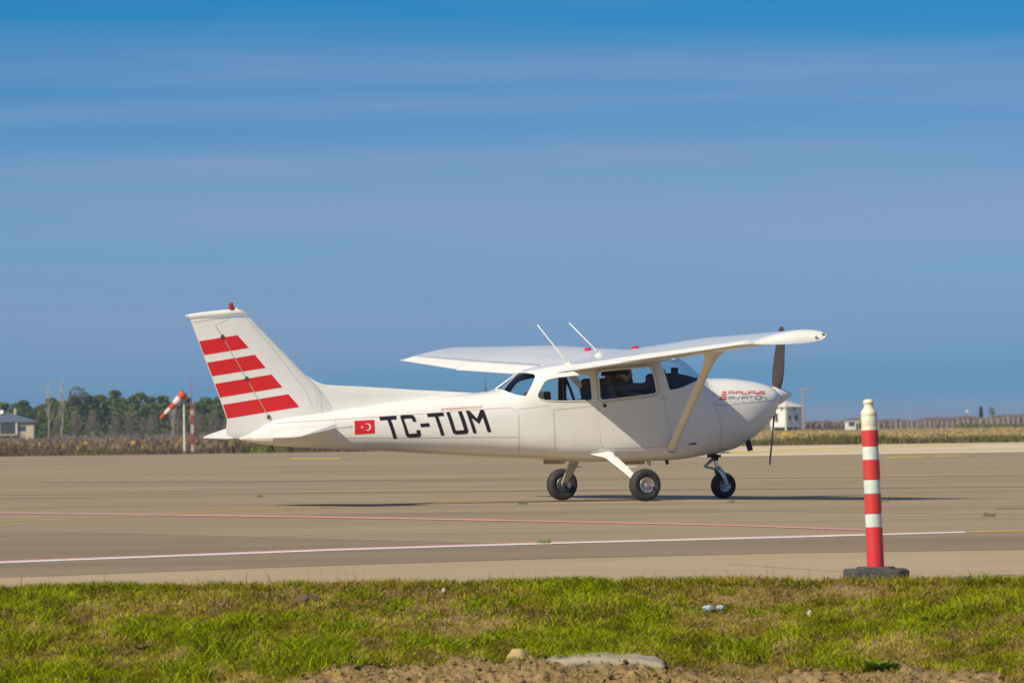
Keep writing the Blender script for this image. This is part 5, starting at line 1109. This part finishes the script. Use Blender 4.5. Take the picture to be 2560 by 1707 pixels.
win(HS,(-w_/2-.11,.4,3.2),(.06,.9,1.8)); win(HS,(-w_/2-.11,-1.3,5.1),(.06,.5,.5)); win(HS,(-w_/2-.11,1.2,5.1),(.06,.6,.5)); win(HS,(.7,-w_/2-.11,3.1),(1.1,.06,1.2)); win(HS,(.2,-w_/2-.11,5.1),(.6,.06,.5)); win(HS,(-1.4,-w_/2-.11,3.1),(.6,.06,1.2))
up=MB().tube([(0,0,0),(0,0,6.6)],[.16,.12],8).build('light_pole',mat('pole_grey',(.50,.47,.38),.8)); up.location=(60.9,1494,FZ-.4); tag(up,'pale pole standing in front of the white house corner','pole')
UP=empty('utility_pole',(65.9,1520,FZ)); tag(UP,'tall utility pole with crossarm right of the white house','utility pole'); pmm=mat('pole_wood',(.34,.25,.20),.85)
MB().tube([(0,0,0),(0,0,9.7)],[.24,.17],8).build('pole',pmm,UP); MB().box((0,0,9.4),(2.6,.15,.2)).build('crossarm',pmm,UP)
for x in (-1.1,-.4,.4,1.1): MB().lathe([(.08,0),(.1,.12),(.05,.28)],Matrix.Translation((x,0,9.5)),8).build('insulator',pmm,UP)
for i,(x,h,lb,arm,box) in enumerate(((66.9+4,5.6,'thin mast just right of the utility pole','none',0),(88.7,4.4,'thin pole left of the pair above the right hedge','none',0),(90.5,5.4,'street lamp with side arm above the right hedge','arm',0),(100.6,4.3,'short thin pole left of the white box pole','none',0),(102.9,6.2,'lamp post carrying a white box near the dark cypress','arm',1))):
    E_=empty('lamp_post',(x,1520,FZ)); tag(E_,lb,'pole'); MB().tube([(0,0,0),(0,0,h)],[.09,.06],6).build('pole',pmm,E_)
    if arm=='arm': MB().box((.45,0,h-.02),(1.2,.1,.1)).build('lamp_arm',pmm,E_)
    if box: MB().box((.05,-.15,3.9),(.55,.3,.5)).build('box',hw,E_)
HT=empty('white_hut',(75.2,1488,FZ)); tag(HT,'small white flat-roofed hut in the brush right of the house','hut')
MB().box((0,0,1.0),(3.0,2.6,1.9)).build('wall',hw,HT); MB().box((0,0,2.03),(3.5,3.0,.14)).build('roof',hr_,HT); win(HT,(-.1,-1.33,1.35),(1.3,.06,.8)); MB().box((1.1,-1.34,.85),(.5,.06,1.5)).build('door',dk,HT)
# cypress and round-headed tree
V,Fc,c_=leafcloud(700,[(0,0,1.4,.42,.42,1.4,.5),(0,0,2.6,.36,.36,1.2,.5)],.14,31,(.035,.055,.02)); cy=np_me('crown',V,Fc,M['leaf'],c_); V,Fc,c_=leafcloud(210,[(0,0,2.9,.75,.75,.8,.7),(.3,0,2.3,.5,.5,.5,.3)],.13,32,(.16,.12,.08)); rt=np_me('crown',V,Fc,M['twig'],c_)
tb=MB().tube([(0,0,0),(.05,0,1.5),(0,0,3)],[.14,.11,.05],7).build('trunk',M['bark']).data
for oo in [o for o in COL.objects if o.name.startswith('trunk') and o.parent is None]: bpy.data.objects.remove(oo)
tree('cypress_tree',105.6,1512,-.35,1.05,(tb,cy),0,'narrow dark cypress above the right hedge','tree'); tree('round_tree',108.0,1512,-.35,1.0,(tb,rt),0,'small brown round-headed tree right of the cypress','tree')
# house at the left edge
LH=empty('farm_house',(-112.5,1450,FZ-.1)); tag(LH,'cream house with grey hipped roof at the left edge','house'); cr_=mat('house_cream',(.50,.42,.28),.85,noise=(.7,.5),c2=(.36,.30,.20)); rg=mat('roof_slate',(.10,.12,.16),.7,noise=(2,.4))
hx=9.0
MB().box((0,0,2.35),(2*hx,7,4.6)).build('wall',cr_,LH)
mesh('roof',[(-hx-.7,-4.2,4.55),(hx+.7,-4.2,4.55),(hx+.7,4.2,4.55),(-hx-.7,4.2,4.55),(-5,0,6.5),(3.5,0,6.5),(-hx-.7,-4.2,4.4),(hx+.7,-4.2,4.4),(hx+.7,4.2,4.4),(-hx-.7,4.2,4.4)],[(0,1,5,4),(1,2,5),(2,3,4,5),(3,0,4),(9,8,7,6),(0,6,7,1),(1,7,8,2),(2,8,9,3),(3,9,6,0)],rg,LH)
MB().box((-1.8,-3.75,3.0),(14.2,.5,2.1)).build('veranda_shade',dk,LH); MB().box((-1.8,-3.9,1.75),(14.6,.9,.25)).build('veranda_rail',cr_,LH)  # dark box set on the wall stands in for the veranda's shade
for x in (-6,-1.5,1.6,5.3): MB().box((x,-4.08,3.0),(.28,.28,2.6)).build('veranda_post',hw,LH)
win(LH,(6.6,-3.53,3.0),(1.4,.06,1.1)); win(LH,(3.2,-3.53,.9),(1.2,.06,.9)); win(LH,(-3.5,-3.53,.9),(1.2,.06,.9))
MB().box((4.7,.5,6.6),(.5,.5,1.6)).build('chimney',cr_,LH); dsh=MB().lathe([(.001,-.12),(.3,-.08),(.5,.06)],Matrix.Translation((1.8,-1,6.7))@Matrix.Rotation(R(70),4,'X'),14).build('satellite_dish',hw,LH,60)
wl=MB(); 
# ---- windsock and mast
SK=empty('windsock',(-29.45,600,FZ)); tag(SK,'red and white striped windsock hanging from a white pole','windsock'); so_r=mat('sock_orange',(.72,.10,.03),.8,subsurf=.25); so_w=mat('sock_white',(.78,.74,.74),.8,subsurf=.25)
MB().tube([(0,0,0),(0,0,5.6)],[.09,.07],10).build('pole',mat('pole_white',(.70,.68,.62),.6),SK,60)
mth=Vector((.05,-.15,5.63)); tl=Vector((-2.12,-.15,3.36)); ax=(tl-mth).normalized(); SR=Vector((0,1,0)).cross(ax).normalized(); S2=ax.cross(SR)
def sockring(t):
    r=.38*(1-t)+.11*t; c0=mth.lerp(tl,t)+Vector((0,0,-.06*math.sin(t*3.1))); return [c0+SR*r*math.cos(q)*(1+.04*math.sin(q*3+t*9))+S2*r*math.sin(q) for q in np.linspace(0,2*math.pi,20,endpoint=False)]
for k in range(5):
    m_=MB().grid([sockring((k+i/4)/5) for i in range(5)],True).build('sock_stripe',so_r if k%2==0 else so_w,SK,180)
MB().tube([Vector(p) for p in sockring(0)]+[sockring(0)[0]],.03,6,False).build('mouth_ring',M['steel'],SK); MB().tube([(0,0,5.55),mth],.03,6).build('swivel_arm',M['steel'],SK)
MS=empty('striped_mast',(-28.28,590,FZ)); tag(MS,'slim red and white lattice mast beside the windsock','mast'); rdm=mat('mast_red',(.45,.06,.05),.6); wtm=mat('mast_white',(.68,.62,.48),.6)
zz=[0,1.0,2.0,2.75,3.65,4.05,4.56]
for k,(a,b) in enumerate(zip(zz[:-1],zz[1:])):
    mb=MB(); r=.10
    for q in range(3): 
        an=q*2.094; an2=an+2.094; p=lambda an,z:(r*math.cos(an),r*math.sin(an),z); mb.tube([p(an,a),p(an,b)],.045,5)
        kk=max(1,int((b-a)/.35))
        for i in range(kk): z0=a+(b-a)*i/kk; z1=a+(b-a)*(i+1)/kk; mb.tube([p(an,z0),p(an2,z1)],.022,4)
    mb.build('mast_section',wtm if k%2==0 else rdm,MS)
MB().tube([(0,0,4.5),(0,0,6.75)],[.04,.025],6).build('whip',rdm,MS); MB().box((0,0,6.2),(.3,.1,.1)).build('whip_light',rdm,MS)
# yellow marker boards
ym=mat('marker_yellow',(.62,.36,.02),.6)
for x,y,s_,lb in ((-67.0,950,1,'leftmost yellow marker board beyond the left of the apron'),(-60.6,950,1.1,'yellow marker board below the paired poplars'),(-54.0,950,1.0,'wide yellow marker board left of the windsock'),(-47.0,950,1.1,'yellow marker board just left of the striped mast'),(38.4,950,1,'yellow marker board in dry grass below the white house')):
    E_=empty('marker_board',(x,y,FZ)); tag(E_,lb,'marker board','yellow marker boards'); MB().box((0,0,.52),(.62*s_,.08,.42*s_)).build('board',ym,E_); 
    for q in (-.22,.22): MB().box((q*s_,0,.2),(.06,.05,.4)).build('leg',wire,E_)

# ================================================================ thin air between here and the treeline
hz=bpy.data.materials.new('haze_air'); hz.use_nodes=True; hn=hz.node_tree.nodes; hn.clear(); ho=hn.new('ShaderNodeOutputMaterial'); hv=hn.new('ShaderNodeVolumePrincipled'); hv.inputs['Color'].default_value=(.62,.79,1,1); hv.inputs['Density'].default_value=.00009; hv.inputs['Anisotropy'].default_value=.2; hz.node_tree.links.new(hv.outputs[0],ho.inputs['Volume'])
HZ=MB().box((0,19700,6.5),(41000,41600,17)).build('haze',hz); tag(HZ,kind='stuff')
